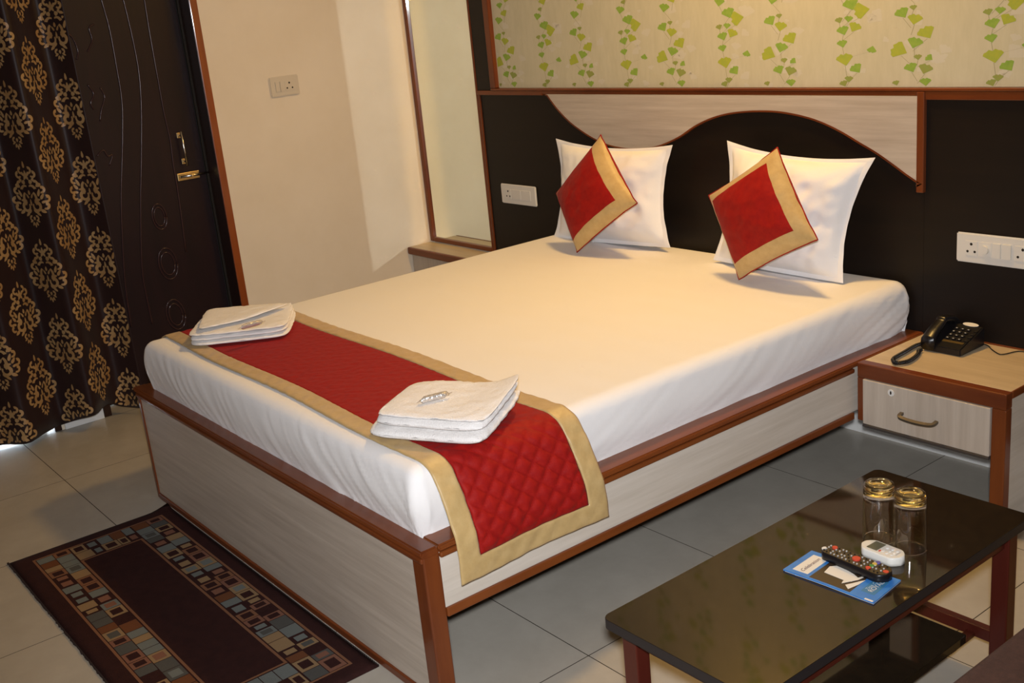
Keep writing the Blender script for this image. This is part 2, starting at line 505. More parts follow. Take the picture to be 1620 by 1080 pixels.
def blob(cx, cy, r0, r1, a, n=10):
    """teardrop of half length r0, half width r1, along angle a"""
    out = []
    for i in range(n):
        t = 2 * PI * i / n
        x = r0 * math.cos(t)
        y = r1 * math.sin(t) * (1 - .35 * math.cos(t))
        out.append((cx + x * math.cos(a) - y * math.sin(a), cy + x * math.sin(a) + y * math.cos(a)))
    return out
def arc(cx, cy, r, a0, a1, w0, w1, n=9):
    """curl: quads of an arc of changing radius and width"""
    q = []
    pts = []
    for i in range(n + 1):
        t = i / n
        a = a0 + (a1 - a0) * t
        rr = r * (1 - .35 * t)
        w = w0 + (w1 - w0) * t
        pts.append(((cx + (rr - w) * math.cos(a), cy + (rr - w) * math.sin(a)), (cx + (rr + w) * math.cos(a), cy + (rr + w) * math.sin(a))))
    for i in range(n):
        q.append([pts[i][0], pts[i + 1][0], pts[i + 1][1], pts[i][1]])
    return q
# one medallion in a frame of half width .098, half height .13 (v up)
MED = []
MED.append(blob(0, .122, .014, .006, PI / 2))
for k in range(5):                      # star under the tip
    MED.append(blob(.011 * math.cos(PI / 2 + k * 2 * PI / 5), .078 + .011 * math.sin(PI / 2 + k * 2 * PI / 5), .011, .006, PI / 2 + k * 2 * PI / 5, 8))
for s in (1, -1):
    def mir(polys):
        return [[(s * x, y) for x, y in p] for p in polys]
    MED += mir(arc(.022, .100, .013, -2.4, 1.9, .004, .006))
    MED += mir(arc(.039, .083, .013, -2.6, 1.6, .004, .0065))
    MED += mir([blob(.020, .052, .010, .009, 0), blob(.034, .062, .008, .006, .8), blob(.056, .040, .0105, .0095, .2)])
    MED += mir(arc(.042, .046, .012, -1.5, 2.4, .0045, .006))
    MED += mir(arc(.064, .020, .013, -2.0, 1.9, .004, .0065))
    MED += mir(arc(.078, -.018, .013, -2.2, 1.8, .004, .007))
    MED += mir(arc(.070, -.047, .013, -2.3, 1.6, .004, .007))
    MED += mir([blob(.050, .008, .016, .006, 1.2), blob(.062, -.008, .014, .006, .95), blob(.066, -.030, .012, .005, .3), blob(.056, -.068, .013, .007, -.5)])
    # big S scroll
    MED += mir(arc(.012, .018, .026, .2, 1.9, .007, .003))
    MED += mir(arc(.004, -.006, .036, -1.0, .7, .008, .005, 8))
    MED += mir(arc(.030, -.046, .021, -3.6, 1.5, .004, .008, 12))
    MED += mir([blob(.036, -.022, .016, .007, .15), blob(.012, -.004, .011, .0045, 1.0), blob(.030, -.078, .013, .006, -.7), blob(.014, -.066, .010, .006, -1.0)])
    MED += mir(arc(.014, -.094, .010, -2.0, 2.0, .003, .005))
    MED += mir([blob(.010, -.118, .009, .005, -1.0, 8), blob(.020, -.108, .008, .004, -.4, 8)])
MED.append(blob(0, -.125, .009, .005, -PI / 2, 8))
MED.append(blob(0, -.096, .008, .006, -PI / 2, 8))
MED.append(blob(0, .010, .010, .006, PI / 2, 8))
MED.append(blob(0, -.030, .014, .005, PI / 2, 8))
V, F = [], []
PITCH, CW = 0.315, 0.1720
ncol = int(us[-1] / CW)
for c in range(ncol + 1):
    u0 = 0.058 + c * CW
    for r in range(-1, 8):
        v0 = 0.085 + r * PITCH + (PITCH * .5 if c % 2 else 0)
        for poly in MED:
            P = []
            for x, y in poly:
                u, v = u0 + x * .98, v0 + y
                if u < .002 or u > us[-1] - .002 or v < cbottom(y_of_u(u)) + .004 or v > 2.13:
                    P = None
                    break
                P.append(cpos(u, v, .0011))
            if P:
                b = len(V)
                V += P
                F.append(tuple(range(b, b + len(P))))
mp = mesh('medallion_print', V, F, M['motif'], cur)

# ------------------------------------------------------------------ headboard wall
HB = thing('headboard', 'wenge headboard panelling with a pale wave panel and teak trims behind bed', 'headboard', (-1.1, -.03, .1))
HX0, HX1, HT = -2.318, 0.80, 1.180
box('dark_panel', HX0 + .012, -0.0003, -.020, -.001, .105, HT, M['dark'], HB, 0)
box('dark_panel', 0.0003, HX1, -.020, -.001, .105, HT, M['dark'], HB, 0)
box('side_trim', HX0, HX0 + .014, -.026, -.001, .40, HT + .020, M['teakz'], HB, .002)
box('top_trim', HX0, -1.84, -.030, -.001, HT, HT + .020, M['teakx'], HB, .003)
box('top_trim', -1.84, -.022, -.030, -.001, HT + .006, HT + .020, M['teakx'], HB, .003)
box('top_trim', 0.002, HX1, -.030, -.001, HT - .006, HT + .020, M['teakx'], HB, .003)
box('ledge', -2.205, HX1, -.034, -.001, HT + .0205, HT + .030, M['teakx'], HB, .003)
box('upright_trim', -.022, .004, -.034, -.001, .885, HT + .020, M['teakz'], HB, .003)
wpx = [(862.7, 145.3), (880.4, 169.7), (899.4, 190.1), (918.4, 205), (940.1, 218.6), (961.8, 228.1), (983.6, 233), (1005.3, 234.9), (1032.5, 232.2), (1054.2, 225.4),
       (1075.9, 214.6), (1097.6, 199.6), (1122.1, 187.4), (1149.2, 179.3), (1184.5, 175.0), (1221.9, 174.9), (1251.1, 178.6), (1280.4, 185.5), (1306.9, 195.3),
       (1333.5, 208.6), (1360, 224.6), (1386.7, 240.5), (1413.2, 259.1), (1434.5, 275), (1462, 294)]
YW = -.032
wave = smoothcurve([at(x, y, 'y', YW) for x, y in wpx], 4)
wave = [Vector((p.x, YW, p.z)) for p in wave]
wave[0].z = HT + .006
wave[-1].x = -.022
pts = wave + [Vector((-.022, YW, HT + .006))]
wv = prism('wave_panel', pts, (0, .010, 0), M['lamx'], HB)
V, F = [], []
for i, p in enumerate(wave):
    t = (wave[min(i + 1, len(wave) - 1)] - wave[max(i - 1, 0)]).normalized()
    n = Vector((t.z, 0, -t.x))        # downward side
    if n.z > 0:
        n = -n
    for a, y in ((0, YW - .002), (.006, YW - .002), (.006, -.0205), (0, -.0205)):
        q = p + n * a
        V.append((q.x, y, q.z))
for i in range(len(wave) - 1):
    for j in range(4):
        k = (j + 1) % 4
        F.append((i * 4 + j, i * 4 + k, i * 4 + 4 + k, i * 4 + 4 + j))
mesh('wave_trim', V, F, M['teakx'], HB)

# framed wallpaper above the headboard
WP = thing('wallpaper_panel', 'pale green wallpaper panel with vines of ginkgo leaves, framed in teak', 'wallpaper', (-.8, -.01, 1.21))
YP = -.012
box('paper', -2.165, HX1, YP, -.001, HT + .031, 2.45, M['wallpaper'], WP, 0)
box('frame_strip', -2.208, -2.165, -.032, -.001, HT + .031, 2.45, M['teakz'], WP, .004)
box('dark_strip', HX0, -2.209, -.024, -.001, HT + .0205, 2.45, M['dark'], WP, .002)

WIDE = 1.40
def ginkgo(cx, cz, r, ang, squash=1.0, n=9):
    """fan leaf: apex at the stem, wavy outer rim with a notch"""
    out = [(0, -.45 * r)]
    for i in range(n):
        t = -1 + 2 * i / (n - 1)
        a = PI / 2 + t * .80
        rr = r * (1.15 - .10 * abs(t) - (.13 if i == n // 2 else 0) + (.06 if i % 2 else 0))
        out.append((rr * math.cos(a) * squash, -.45 * r + rr * math.sin(a)))
    ca, sa = math.cos(ang), math.sin(ang)
    return [(cx + (x * ca - z * sa) * WIDE, cz + x * sa + z * ca) for x, z in out]

S4 = 3.763
def zoom4(x, y):
    p = at(1190 + x / S4, y / S4, 'y', YP)
    return p.x, p.z
A0, B0 = zoom4(985, 100)[0], zoom4(545, 100)[0]
colA = [(915, 80, 44, .5, 0), (978, 48, 22, .1, 2), (985, 122, 44, -.2, 1), (1062, 205, 52, .5, 1), (985, 262, 46, -.3, 0), (905, 300, 58, 1.1, 1), (1008, 345, 24, .1, 2),
        (1080, 350, 26, .9, 0), (970, 410, 40, .4, 0), (1050, 420, 42, -.3, 2), (1055, 497, 34, .1, 0), (876, 500, 22, .3, 2), (930, -60, 44, -.2, 0), (1010, -120, 40, .4, 1), (960, -190, 36, .1, 0),
        (1040, -240, 44, -.4, 1), (950, -300, 40, .5, 0), (1000, -370, 26, .1, 2), (960, -430, 44, -.3, 1), (1040, -480, 40, .3, 0)]
colB = [(515, 100, 26, .3, 2), (577, 95, 28, -.1, 0), (542, 168, 40, .3, 0), (612, 150, 42, -.5, 1), (535, 250, 34, .2, 0), (552, 355, 54, .2, 1), (632, 410, 42, .6, 0), (577, 475, 28, 0, 2),
        (545, 503, 28, .4, 2), (730, 280, 30, 2.9, 0), (595, 10, 50, .3, 0), (675, 40, 58, 1.7, 1), (520, -70, 40, -.2, 0), (560, -130, 24, .4, 2), (600, -190, 42, .3, 1), (530, -250, 40, -.3, 0),
        (610, -320, 44, .5, 1), (545, -390, 36, .2, 0), (590, -460, 40, -.2, 0)]
V, F, MI = [], [], []
def addpoly(p2, y, mi):
    if len(p2) > 4:
        for i in range(1, len(p2) - 1):
            addpoly([p2[0], p2[i], p2[i + 1]], y, mi)
        return
    b = len(V)
    if any(x < -2.16 or x > HX1 - .01 or z < HT + .033 or z > 2.44 for x, z in p2):
        p2 = [(min(max(x, -2.16), HX1 - .01), min(max(z, HT + .0335), 2.44)) for x, z in p2]
    V.extend((x, y, z) for x, z in p2)
    F.append(tuple(range(b, b + len(p2))))
    MI.append(mi)
PX = abs((zoom4(1000, 200)[0] - zoom4(985, 200)[0]) / 15)      # metres per zoomed pixel across
PZ = abs((zoom4(985, 200)[1] - zoom4(985, 215)[1]) / 15)
rnd = random.Random(3)
STEP = 0.2555
depth = 0.0
for k in range(-9, 6):
    base = B0 + k * STEP
    data, x00 = (colB, 545) if k % 2 == 0 else (colA, 985)
    zref = zoom4(x00, 100)[1]
    items = []
    for (x, y, s, a, c) in data:
        items.append((base + (x - x00) * PX, 1.4215 - (y - 100) * PZ, s * PZ * 1.28, a, c))
    ztop = max(i[1] for i in items)
    for rep in range(3):
        dz = rep * .62
        prevp = None
        for (x, z, r, a, c) in sorted(items, key=lambda q: q[1]):
            z += dz
            if z > 2.42 or z < HT + .03:
                continue
            depth += 1.2e-7
            addpoly(ginkgo(x, z, r, a, .92), YP - .00015 - depth, c)
            # stem to the vine
            vx = base + .012 * math.sin(z * 21)
            hw = .0011
            depth += 1.2e-7
            addpoly([(x - hw, z - r * .4), (x + hw, z - r * .4), (vx + hw, z - r * 1.5), (vx - hw, z - r * 1.5)], YP - .0001 - depth, 4)
            # pale ghost leaf beside
            if rnd.random() < .8:
                gx, gz = x + rnd.uniform(.015, .085), z + rnd.uniform(-.05, .03)
                addpoly(ginkgo(gx, gz, r * rnd.uniform(.65, 1.0), rnd.uniform(-1, 1), 1), YP - .00005 - depth, 3)
lp = mesh('leaf_print', V, F, [M['leaf1'], M['leaf2'], M['leaf3'], M['ghost'], M['stem']], WP, mi=MI)

# mirror beside the headboard and the dresser ledge under it
MR = thing('mirror', 'tall dressing mirror in a thin teak frame beside the headboard', 'mirror', (-2.6, -.01, .42))
MX0, MX1, MZ0, MZ1 = XL + .002, HX0 - .002, .424, 2.2
box('glass', MX0 + .028, MX1 - .012, -.014, -.004, MZ0 + .022, MZ1 - .022, M['mirror'], MR, 0)
box('frame', MX0, MX0 + .028, -.026, -.001, MZ0, MZ1, M['teakz'], MR, .004)
box('frame', MX1 - .012, MX1, -.026, -.001, MZ0, MZ1, M['teakz'], MR, .002)
box('frame', MX0 + .028, MX1 - .012, -.026, -.001, MZ0, MZ0 + .022, M['teakx'], MR, .004)
box('frame', MX0 + .028, MX1 - .012, -.026, -.001, MZ1 - .022, MZ1, M['teakx'], MR, .004)
SH = thing('dresser_ledge', 'low dresser with pale ledge top and teak edge under mirror', 'dresser', (-2.35, -.09, 0))
box('top', XL + .003, -1.84, -.158, -.027, .392, .4205, M['lamtop'], SH, .002)
box('edge_trim', XL + .003, -1.84, -.176, -.158, .384, .421, M['teakx'], SH, .007, 3)
box('body', XL + .003, -1.84, -.150, -.027, .0, .384, M['lamz'], SH, .002)

# ------------------------------------------------------------------ switch and socket plates
def plate(name, label, o, ex, ez, w, h, mods, m):
    """o: lower left corner, ex across, ez up; mods: list of (kind, x0, x1) in fractions"""
    o, ex, ez = Vector(o), Vector(ex), Vector(ez)
    en = ex.cross(ez)
    t = thing(name, label, 'switch plate', tuple(o))
    def slab(nm, x0, x1, z0, z1, d0, d1, mm, par, bev=.002):
        pts_ = [o + ex * a + ez * b + en * d0 for a, b in ((x0, z0), (x1, z0), (x1, z1), (x0, z1))]
        return prism(nm, pts_, en * (d1 - d0), mm, par, bev)
    slab('plate', 0, w, 0, h, .0005, .010, m, t, .004)
    for kind, a, b in mods:
        x0, x1 = a * w, b * w
        zz0, zz1 = h * .25, h * .75
        s = slab(kind if kind != 'blank' else 'blank_module', x0 + .0006, x1 - .0006, zz0, zz1, .0085, .0118 if kind != 'rocker' else .0145, m, t, .001)
        cx, cz = (x0 + x1) / 2, (zz0 + zz1) / 2
        if kind == 'socket':
            for dx, dz, r in ((0, .28, .0045), (-.28, -.22, .004), (.28, -.22, .004)):
                c = o + ex * (cx + dx * (x1 - x0)) + ez * (cz + dz * (zz1 - zz0)) + en * .0119
                prism('hole', [c + ex * r * math.cos(i * PI / 5) + ez * r * math.sin(i * PI / 5) for i in range(10)], en * .0003, M['hole'], s)
        if kind == 'dimmer':
            c = o + ex * cx + ez * cz + en * .0118
            r = .32 * (x1 - x0)
            prism('knob', [c + ex * r * math.cos(i * PI / 10) + ez * r * math.sin(i * PI / 10) for i in range(20)], en * .008, m, s, .001)
    return t
pA = at(428, 156, 'x', XL)
plate('switch_plate', 'cream switch and socket plate on bare wall beside the door', (XL, -.806, 1.262), (0, 1, 0), (0, 0, 1), .150, .092,
      [('rocker', .17, .32), ('rocker', .33, .48), ('socket', .50, .82)], M['plate_dull'])
plate('switch_plate', 'white blank switch plate on dark headboard beside the mirror', (-2.206, -.020, .680), (1, 0, 0), (0, 0, 1), .258, .092,
      [('socket', .14, .30), ('blank', .31, .58), ('blank', .59, .86)], M['plate'])
plate('switch_plate', 'long white switch and socket plate on dark panel above the telephone', (.118, -.020, .679), (1, 0, 0), (0, 0, 1), .30, .093,
      [('socket', .10, .24), ('dimmer', .25, .39), ('rocker', .40, .49), ('rocker', .50, .60), ('socket', .63, .80), ('blank', .81, .92)], M['plate'])

# ------------------------------------------------------------------ bed
BL, BW, BR = 2.0093, 1.8094, .4246
bed = thing('double_bed', 'low wooden double bed frame with pale laminate panels and teak rails', 'bed', (-BW / 2, -BL / 2, 0))
PW = .046
box('post', -.050, 0, -BL, -BL + PW, 0, BR - .006, M['teakz'], bed, .004)
box('post', -BW, -BW + .020, -BL, -BL + PW, 0, BR - .012, M['teakz'], bed, .003)
box('foot_panel', -BW + .020, -.050, -BL + .004, -BL + .026, .022, BR - .020, M['lamx'], bed, .001)
box('foot_trim', -BW + .020, -.050, -BL - .002, -BL + .028, 0, .022, M['teakx'], bed, .003)
# foot rail: capping board over a moulded lip
def railprofile(name, pts, d, m):
    return prism(name, pts, d, m, bed, .0035)
y = -BL
railprofile('foot_rail', [(-BW - .006, y - .010, BR - .012), (-BW - .006, y - .006, BR), (-BW - .006, y + .040, BR), (-BW - .006, y + .040, BR - .022), (-BW - .006, y + .002, BR - .022)], (BW + .012, 0, 0), M['teakx'])
box('foot_rail_lip', -BW - .002, -.002, y - .005, y + .02, BR - .036, BR - .022, M['teakx'], bed, .004)
railprofile('side_rail', [(.010, y + .041, BR - .012), (.006, y + .041, BR), (-.061, y + .041, BR), (-.061, y + .041, BR - .022), (-.002, y + .041, BR - .022)], (0, BL - .041 - .022, 0), M['teaky'])
box('side_rail_lip', -.022, .005, -BL + PW, -.394, BR - .036, BR - .022, M['teaky'], bed, .004)
box('side_panel', -.022, -.003, -BL + PW, -.022, .258, BR - .0225, M['lamy'], bed, .001)
box('side_trim', -.024, .004, -BL + PW, -.396, .235, .258, M['teaky'], bed, .003)
box('side_rail', -BW, -BW + .054, y + .032, -.022, BR - .022, BR, M['teaky'], bed, .003)
box('side_panel', -BW + .003, -BW + .022, -BL + PW, -.022, .235, BR - .0225, M['lamy'], bed, .001)
box('base_board', -BW + .03, -.03, -BL + .03, -.03, .30, .318, M['dark'], bed, 0)
box('inner_leg', -.45, -.40, -.30, -.25, 0, .30, M['dark'], bed, 0)
box('inner_leg', -BW + .05, -BW + .10, -.30, -.25, 0, .30, M['dark'], bed, 0)

# mattress in its sheet
MXa, MXb, MYa, MYb, MZ, MR_ = -1.752, -.058, -1.972, -.024, .592, .030
def mattress_point(u, v, e):
    a0, a1, b0, b1 = MXa + MR_, MXb - MR_, MYa + MR_, MYb - MR_
    px, py = min(max(u, a0), a1), min(max(v, b0), b1)
    dx, dy = u - px, v - py
    dist = math.hypot(dx, dy)
    if dist < 1e-9:
        # slight sag and crown plus soft creases
        zz = MZ + .002 * noise.noise(Vector((u * 2.2, v * 2.2, .3))) + .0016 * noise.noise(Vector((u * 5, v * 14, 2.3)))
        return Vector((u, v, zz))
    ux, uy = dx / dist, dy / dist
    lim = MR_ * PI / 2
    if dist < lim:
        h, dr = MR_ * math.sin(dist / MR_), MR_ * (1 - math.cos(dist / MR_))
    else:
        h, dr = MR_, MR_ + (dist - lim)
    s = (px + ux * .3) * 1.0 + (py + uy * .3) * 1.0           # runs along the edge
    foot = max(0, -uy)
    side = max(0, ux)
    k = min(1, max(0, (dist - .25 * lim) / .06))
    w = 0.0
    # tucked-in pull creases: fine slanted ridges on the foot, broad soft folds on the side
    q = s * 24 - dr * 22 + 2 * noise.noise(Vector((s * 3, dr * 5, 1.7)))
    rid = 1 - abs(noise.noise(Vector((q, dr * 2.0, 4.2)))) * 2.2
    amp = .5 + .5 * noise.noise(Vector((s * 1.7 + 5, 0, 0)))
    w += foot * k * (.0045 * max(0, rid) ** 4 * (0.2 + amp) + .003 * noise.noise(Vector((s * 4, dr * 9, 6))))
    hd = math.exp(-((py + .10) / .22) ** 2)
    q2 = s * 13 + dr * 24 + 1.5 * noise.noise(Vector((s * 2, dr * 3, 8.7)))
    w += side * k * (.0025 + .010 * hd) * (1 - abs(noise.noise(Vector((q2, dr, 1.1)))) * 2) + side * k * .004 * noise.noise(Vector((s * 5, dr * 12, 3)))
    bulge = .012 * math.sin(min(1, dr / .17) * PI) * (foot + side)
    h += w + bulge
    return Vector((px + ux * h, py + uy * h, MZ - dr))
E_ = .20
nu, nv = 200, 230
V, F = [], []
for i in range(nu + 1):
    for j in range(nv + 1):
        u = (MXa + MR_ - E_) + (MXb - MXa - 2 * MR_ + 2 * E_) * i / nu
        v = (MYa + MR_ - E_) + (MYb - MYa - 2 * MR_ + 2 * E_) * j / nv
        p = mattress_point(u, v, E_)
        p.z = max(p.z, .33)
        p.y = min(p.y, -.0225)
        V.append(p)
for i in range(nu):
    for j in range(nv):
        a = i * (nv + 1) + j
        F.append((a, a + nv + 1, a + nv + 2, a + 1))
mt = mesh('mattress', V, F, M['sheet'], None, True)
tag(mt, 'thick mattress tucked into a white cotton sheet on the low wooden bed', 'mattress')

# ------------------------------------------------------------------ bed runner
run = thing('bed_runner', 'quilted red velvet bed runner with gold satin border across the bed foot', 'bed runner', (-.9, -1.72, .60))
RZ = MZ + .005
prof = smoothcurve([(-1.815, 0, .47), (-1.795, 0, .52), (-1.775, 0, .570), (-1.735, 0, RZ - .002), (-1.66, 0, RZ), (-1.2, 0, RZ + .001), (-.7, 0, RZ + .001), (-.25, 0, RZ), (-.120, 0, RZ), (-.075, 0, RZ - .003),
                    (-.040, 0, RZ - .024), (-.014, 0, RZ - .070), (.010, 0, RZ - .130), (.024, 0, RZ - .170), (.027, 0, .40), (.028, 0, .36), (.026, 0, .316)], 12)
al = [0.0]
for i in range(1, len(prof)):
    al.append(al[-1] + (prof[i] - prof[i - 1]).length)
LEN = al[-1]
def pro(s):
    for i in range(1, len(al)):
        if s <= al[i] or i == len(al) - 1:
            f = (s - al[i - 1]) / (al[i] - al[i - 1])
            p = prof[i - 1].lerp(prof[i], f)
            t = (prof[i] - prof[i - 1]).normalized()
            return p, Vector((-t.z, 0, t.x))
ns, nt_ = 420, 84
RW = .445
def yfront(x):
    return -1.906 - .030 * min(1, max(0, (x + 1.6) / 1.5)) + .006 * math.sin(x * 6.5 + .6)
cells = [pro(LEN * i / ns) for i in range(ns + 1)]
BD = .058
V = []
for i in range(ns + 1):
    s = LEN * i / ns
    p, n = cells[i]
    for j in range(nt_ + 1):
        t = RW * j / nt_
        inb = min(t, RW - t, LEN - s) < BD
        if not inb:
            a_, b_ = (t / .060 + s / .054), (t / .060 - s / .054)
            qd = min(abs(math.sin(PI * a_)), abs(math.sin(PI * b_)))
            h = (.0013 + .0085 * min(1, max(0, (s - (LEN - .36)) / .10))) * qd ** .45
            h *= min(1, max(0, (min(t, RW - t, LEN - s) - BD) / .014)) ** .6
            h += .0012 * noise.noise(Vector((s * 60, t * 60, 0)))
        else:
            h = .003 + .0016 * noise.noise(Vector((s * 26, t * 26, 5))) + .0010 * math.sin((s + t) * 110) * .5
            if min(abs(min(t, RW - t, LEN - s) - BD), min(t, RW - t, LEN - s)) < .004:
                h -= .002
        drape = max(0, s - (LEN - .30)) / .30
        yy = yfront(p.x) + t + .010 * drape * math.sin(t * 16) * 0 + drape * .020 * (t / RW) + drape * -.003
        q = p + n * h
        # where the front edge passes over the foot rounding of the mattress it dips with it
        over = max(0, (MYa + MR_) - yy)
        q.z -= over ** 2 / .09 * min(1, max(0, -p.x / .10))
        if p.x > -.02:
            q.x += .006 * drape * math.sin(t * 15 + 1.0)
        V.append(Vector((q.x, yy, q.z)))
FR, FG = [], []
for i in range(ns):
    for j in range(nt_):
        a = i * (nt_ + 1) + j
        f = (a, a + nt_ + 1, a + nt_ + 2, a + 1)
        s, t = LEN * (i + .5) / ns, RW * (j + .5) / nt_
        (FG if min(t, RW - t, LEN - s) < BD else FR).append(f)
def sub(name, V, F, m, par, solid=0.0, smooth=True):
    ids = sorted({k for f in F for k in f})
    mp_ = {k: i for i, k in enumerate(ids)}
    o = mesh(name, [V[k] for k in ids], [tuple(mp_[k] for k in f) for f in F], m, par, smooth)
    if solid:
        md = o.modifiers.new('thickness', 'SOLIDIFY')
        md.thickness = solid
        md.offset = -1
    return o
sub('quilted_cloth', V, FR, M['red'], run, .003)
sub('gold_border', V, FG, M['gold'], run, .003)

# ------------------------------------------------------------------ pillows, cushions, towels
def puff(corners, half, n=44, pinch=0.0, flange=0.0, shape=2.6, seedv=0.0, wr=0.004, front=1.0, back=1.0, low=1.0):
    """pillow-like closed surface on four corners (c0,c1,c2,c3 round the edge). returns grid verts front, back"""
    c = [Vector(q) for q in corners]
    nrm = ((c[1] - c[0]).cross(c[3] - c[0])).normalized()
    cen = (c[0] + c[1] + c[2] + c[3]) / 4
    if nrm.dot(Vector((1, -1, 1))) < 0:
        nrm = -nrm
    A, B = [], []
    for i in range(n + 1):
        for j in range(n + 1):
            u, v = i / n, j / n
            U, Vv = 2 * u - 1, 2 * v - 1
            # pincushion: the middles of the edges pull in
            pu = U * (1 - pinch * (1 - Vv * Vv) * abs(U) ** 2)
            pv = Vv * (1 - (pinch if Vv < 0 else pinch * low) * (1 - U * U) * abs(Vv) ** 2)
            a, b = (pu + 1) / 2, (pv + 1) / 2
            p = c[0] * (1 - a) * (1 - b) + c[1] * a * (1 - b) + c[2] * a * b + c[3] * (1 - a) * b
            fu, fv = abs(U) / (1 - flange), abs(Vv) / (1 - flange)
            if fu >= 1 or fv >= 1:
                t = .0022 / half
                wav = .004 * noise.noise(Vector((U * 4 + seedv, Vv * 4, 9)))
                if max(abs(U), abs(Vv)) > .9999:
                    t = 0
            else:
                t = max(.0022 / half if flange else 0, ((1 - fu ** shape) * (1 - fv ** shape)) ** .55)
                wav = 0
            w = wr * t * (noise.noise(Vector((U * 2.6 + seedv, Vv * 2.6, 1.0))) + .5 * noise.noise(Vector((U * 7 + seedv, Vv * 5, 2.0))))
            A.append(p + nrm * (half * front * t + w + wav))
            B.append(p - nrm * (half * back * t) + nrm * wav)
    return A, B, nrm
def grid_faces(n, off=0, flip=False):
    F = []
    for i in range(n):
        for j in range(n):
            a = off + i * (n + 1) + j
            f = (a, a + n + 1, a + n + 2, a + 1)
            F.append(f[::-1] if flip else f)
    return F

def pillow(label, corners, half, seedv, group):
    n = 56
    A, B, nr = puff(corners, half, n, pinch=.13, flange=.085, shape=2.4, seedv=seedv, wr=.024, back=.6, low=-.10)
    t = thing('pillow', label, 'pillow', tuple((Vector(corners[2]) + Vector(corners[3])) / 2), group)
    fr, fl_ = [], []
    V = A + B
    for f in grid_faces(n):
        i, j = f[0] // (n + 1), f[0] % (n + 1)
        U, Vv = abs(2 * (i + .5) / n - 1), abs(2 * (j + .5) / n - 1)
        (fl_ if max(U, Vv) > 1 - .085 else fr).append(f)
    off = len(A)
    for f in grid_faces(n, off, True):
        i, j = (f[0] - off) // (n + 1), (f[0] - off) % (n + 1)
        (fl_ if max(abs(2 * (i + .5) / n - 1), abs(2 * (j + .5) / n - 1)) > 1 - .085 else fr).append(f)
    sub('case', V, fr, M['pillow'], t)
    sub('flange', V, fl_, M['pillow'], t)
    return t
pillow('white flanged pillow leaning on headboard, nearer the mirror', [at(879, 219, 'y', -.095), at(1065, 229, 'y', -.090), at(1061, 392, 'y', -.125), at(876, 376, 'y', -.140)], .075, 1.3, 'white pillows against the headboard')
pillow('white flanged pillow leaning on headboard, nearer the nightstand', [at(1150, 222, 'y', -.095), at(1385, 249, 'y', -.100), at(1334, 448, 'y', -.175), at(1128, 411, 'y', -.160)], .080, 7.9, 'white pillows against the headboard')

def cushion(label, corners, red, half, seedv, group):
    n = 60
    A, B, nr = puff(corners, half, n, pinch=.05, shape=2.2, seedv=seedv, wr=.006)
    t = thing('cushion', label, 'cushion', tuple(corners[2]), group)
    rf, gf = [], []
    for f in grid_faces(n):
        i, j = f[0] // (n + 1), f[0] % (n + 1)
        u, v = (i + .5) / n, (j + .5) / n
        (rf if red[0] < u < red[1] and red[2] < v < red[3] else gf).append(f)
    sub('velvet_panel', A, rf, M['red'], t)
    sub('gold_border', A, gf, M['gold'], t)
    sub('velvet_back', B, grid_faces(n, 0, True), M['red'], t)
    c = [Vector(q) for q in corners]
    seam = [A[i * (n + 1)] for i in range(n + 1)] + [A[n * (n + 1) + j] for j in range(1, n + 1)] + [A[i * (n + 1) + n] for i in range(n - 1, -1, -1)] + [A[j] for j in range(n - 1, -1, -1)]
    tube('piping', seam, .0022, M['red'], t, 6)
    return t
cb = lambda px, py: at(px, py, 'z', MZ + .008)
cushion('red velvet cushion with gold border leaning on pillow nearer the mirror', [at(951, 213, 'y', -.225), at(1008, 321, 'y', -.290), cb(913, 399), at(880, 306, 'y', -.262)], (.035, .85, .15, .965), .064, 2.2, 'red and gold cushions')
cushion('red velvet cushion with gold border leaning on pillow nearer the nightstand', [at(1230, 233, 'y', -.270), at(1294, 379, 'y', -.345), cb(1169, 442), at(1121, 309, 'y', -.300)], (.105, .85, .140, .950), .062, 5.1, 'red and gold cushions')

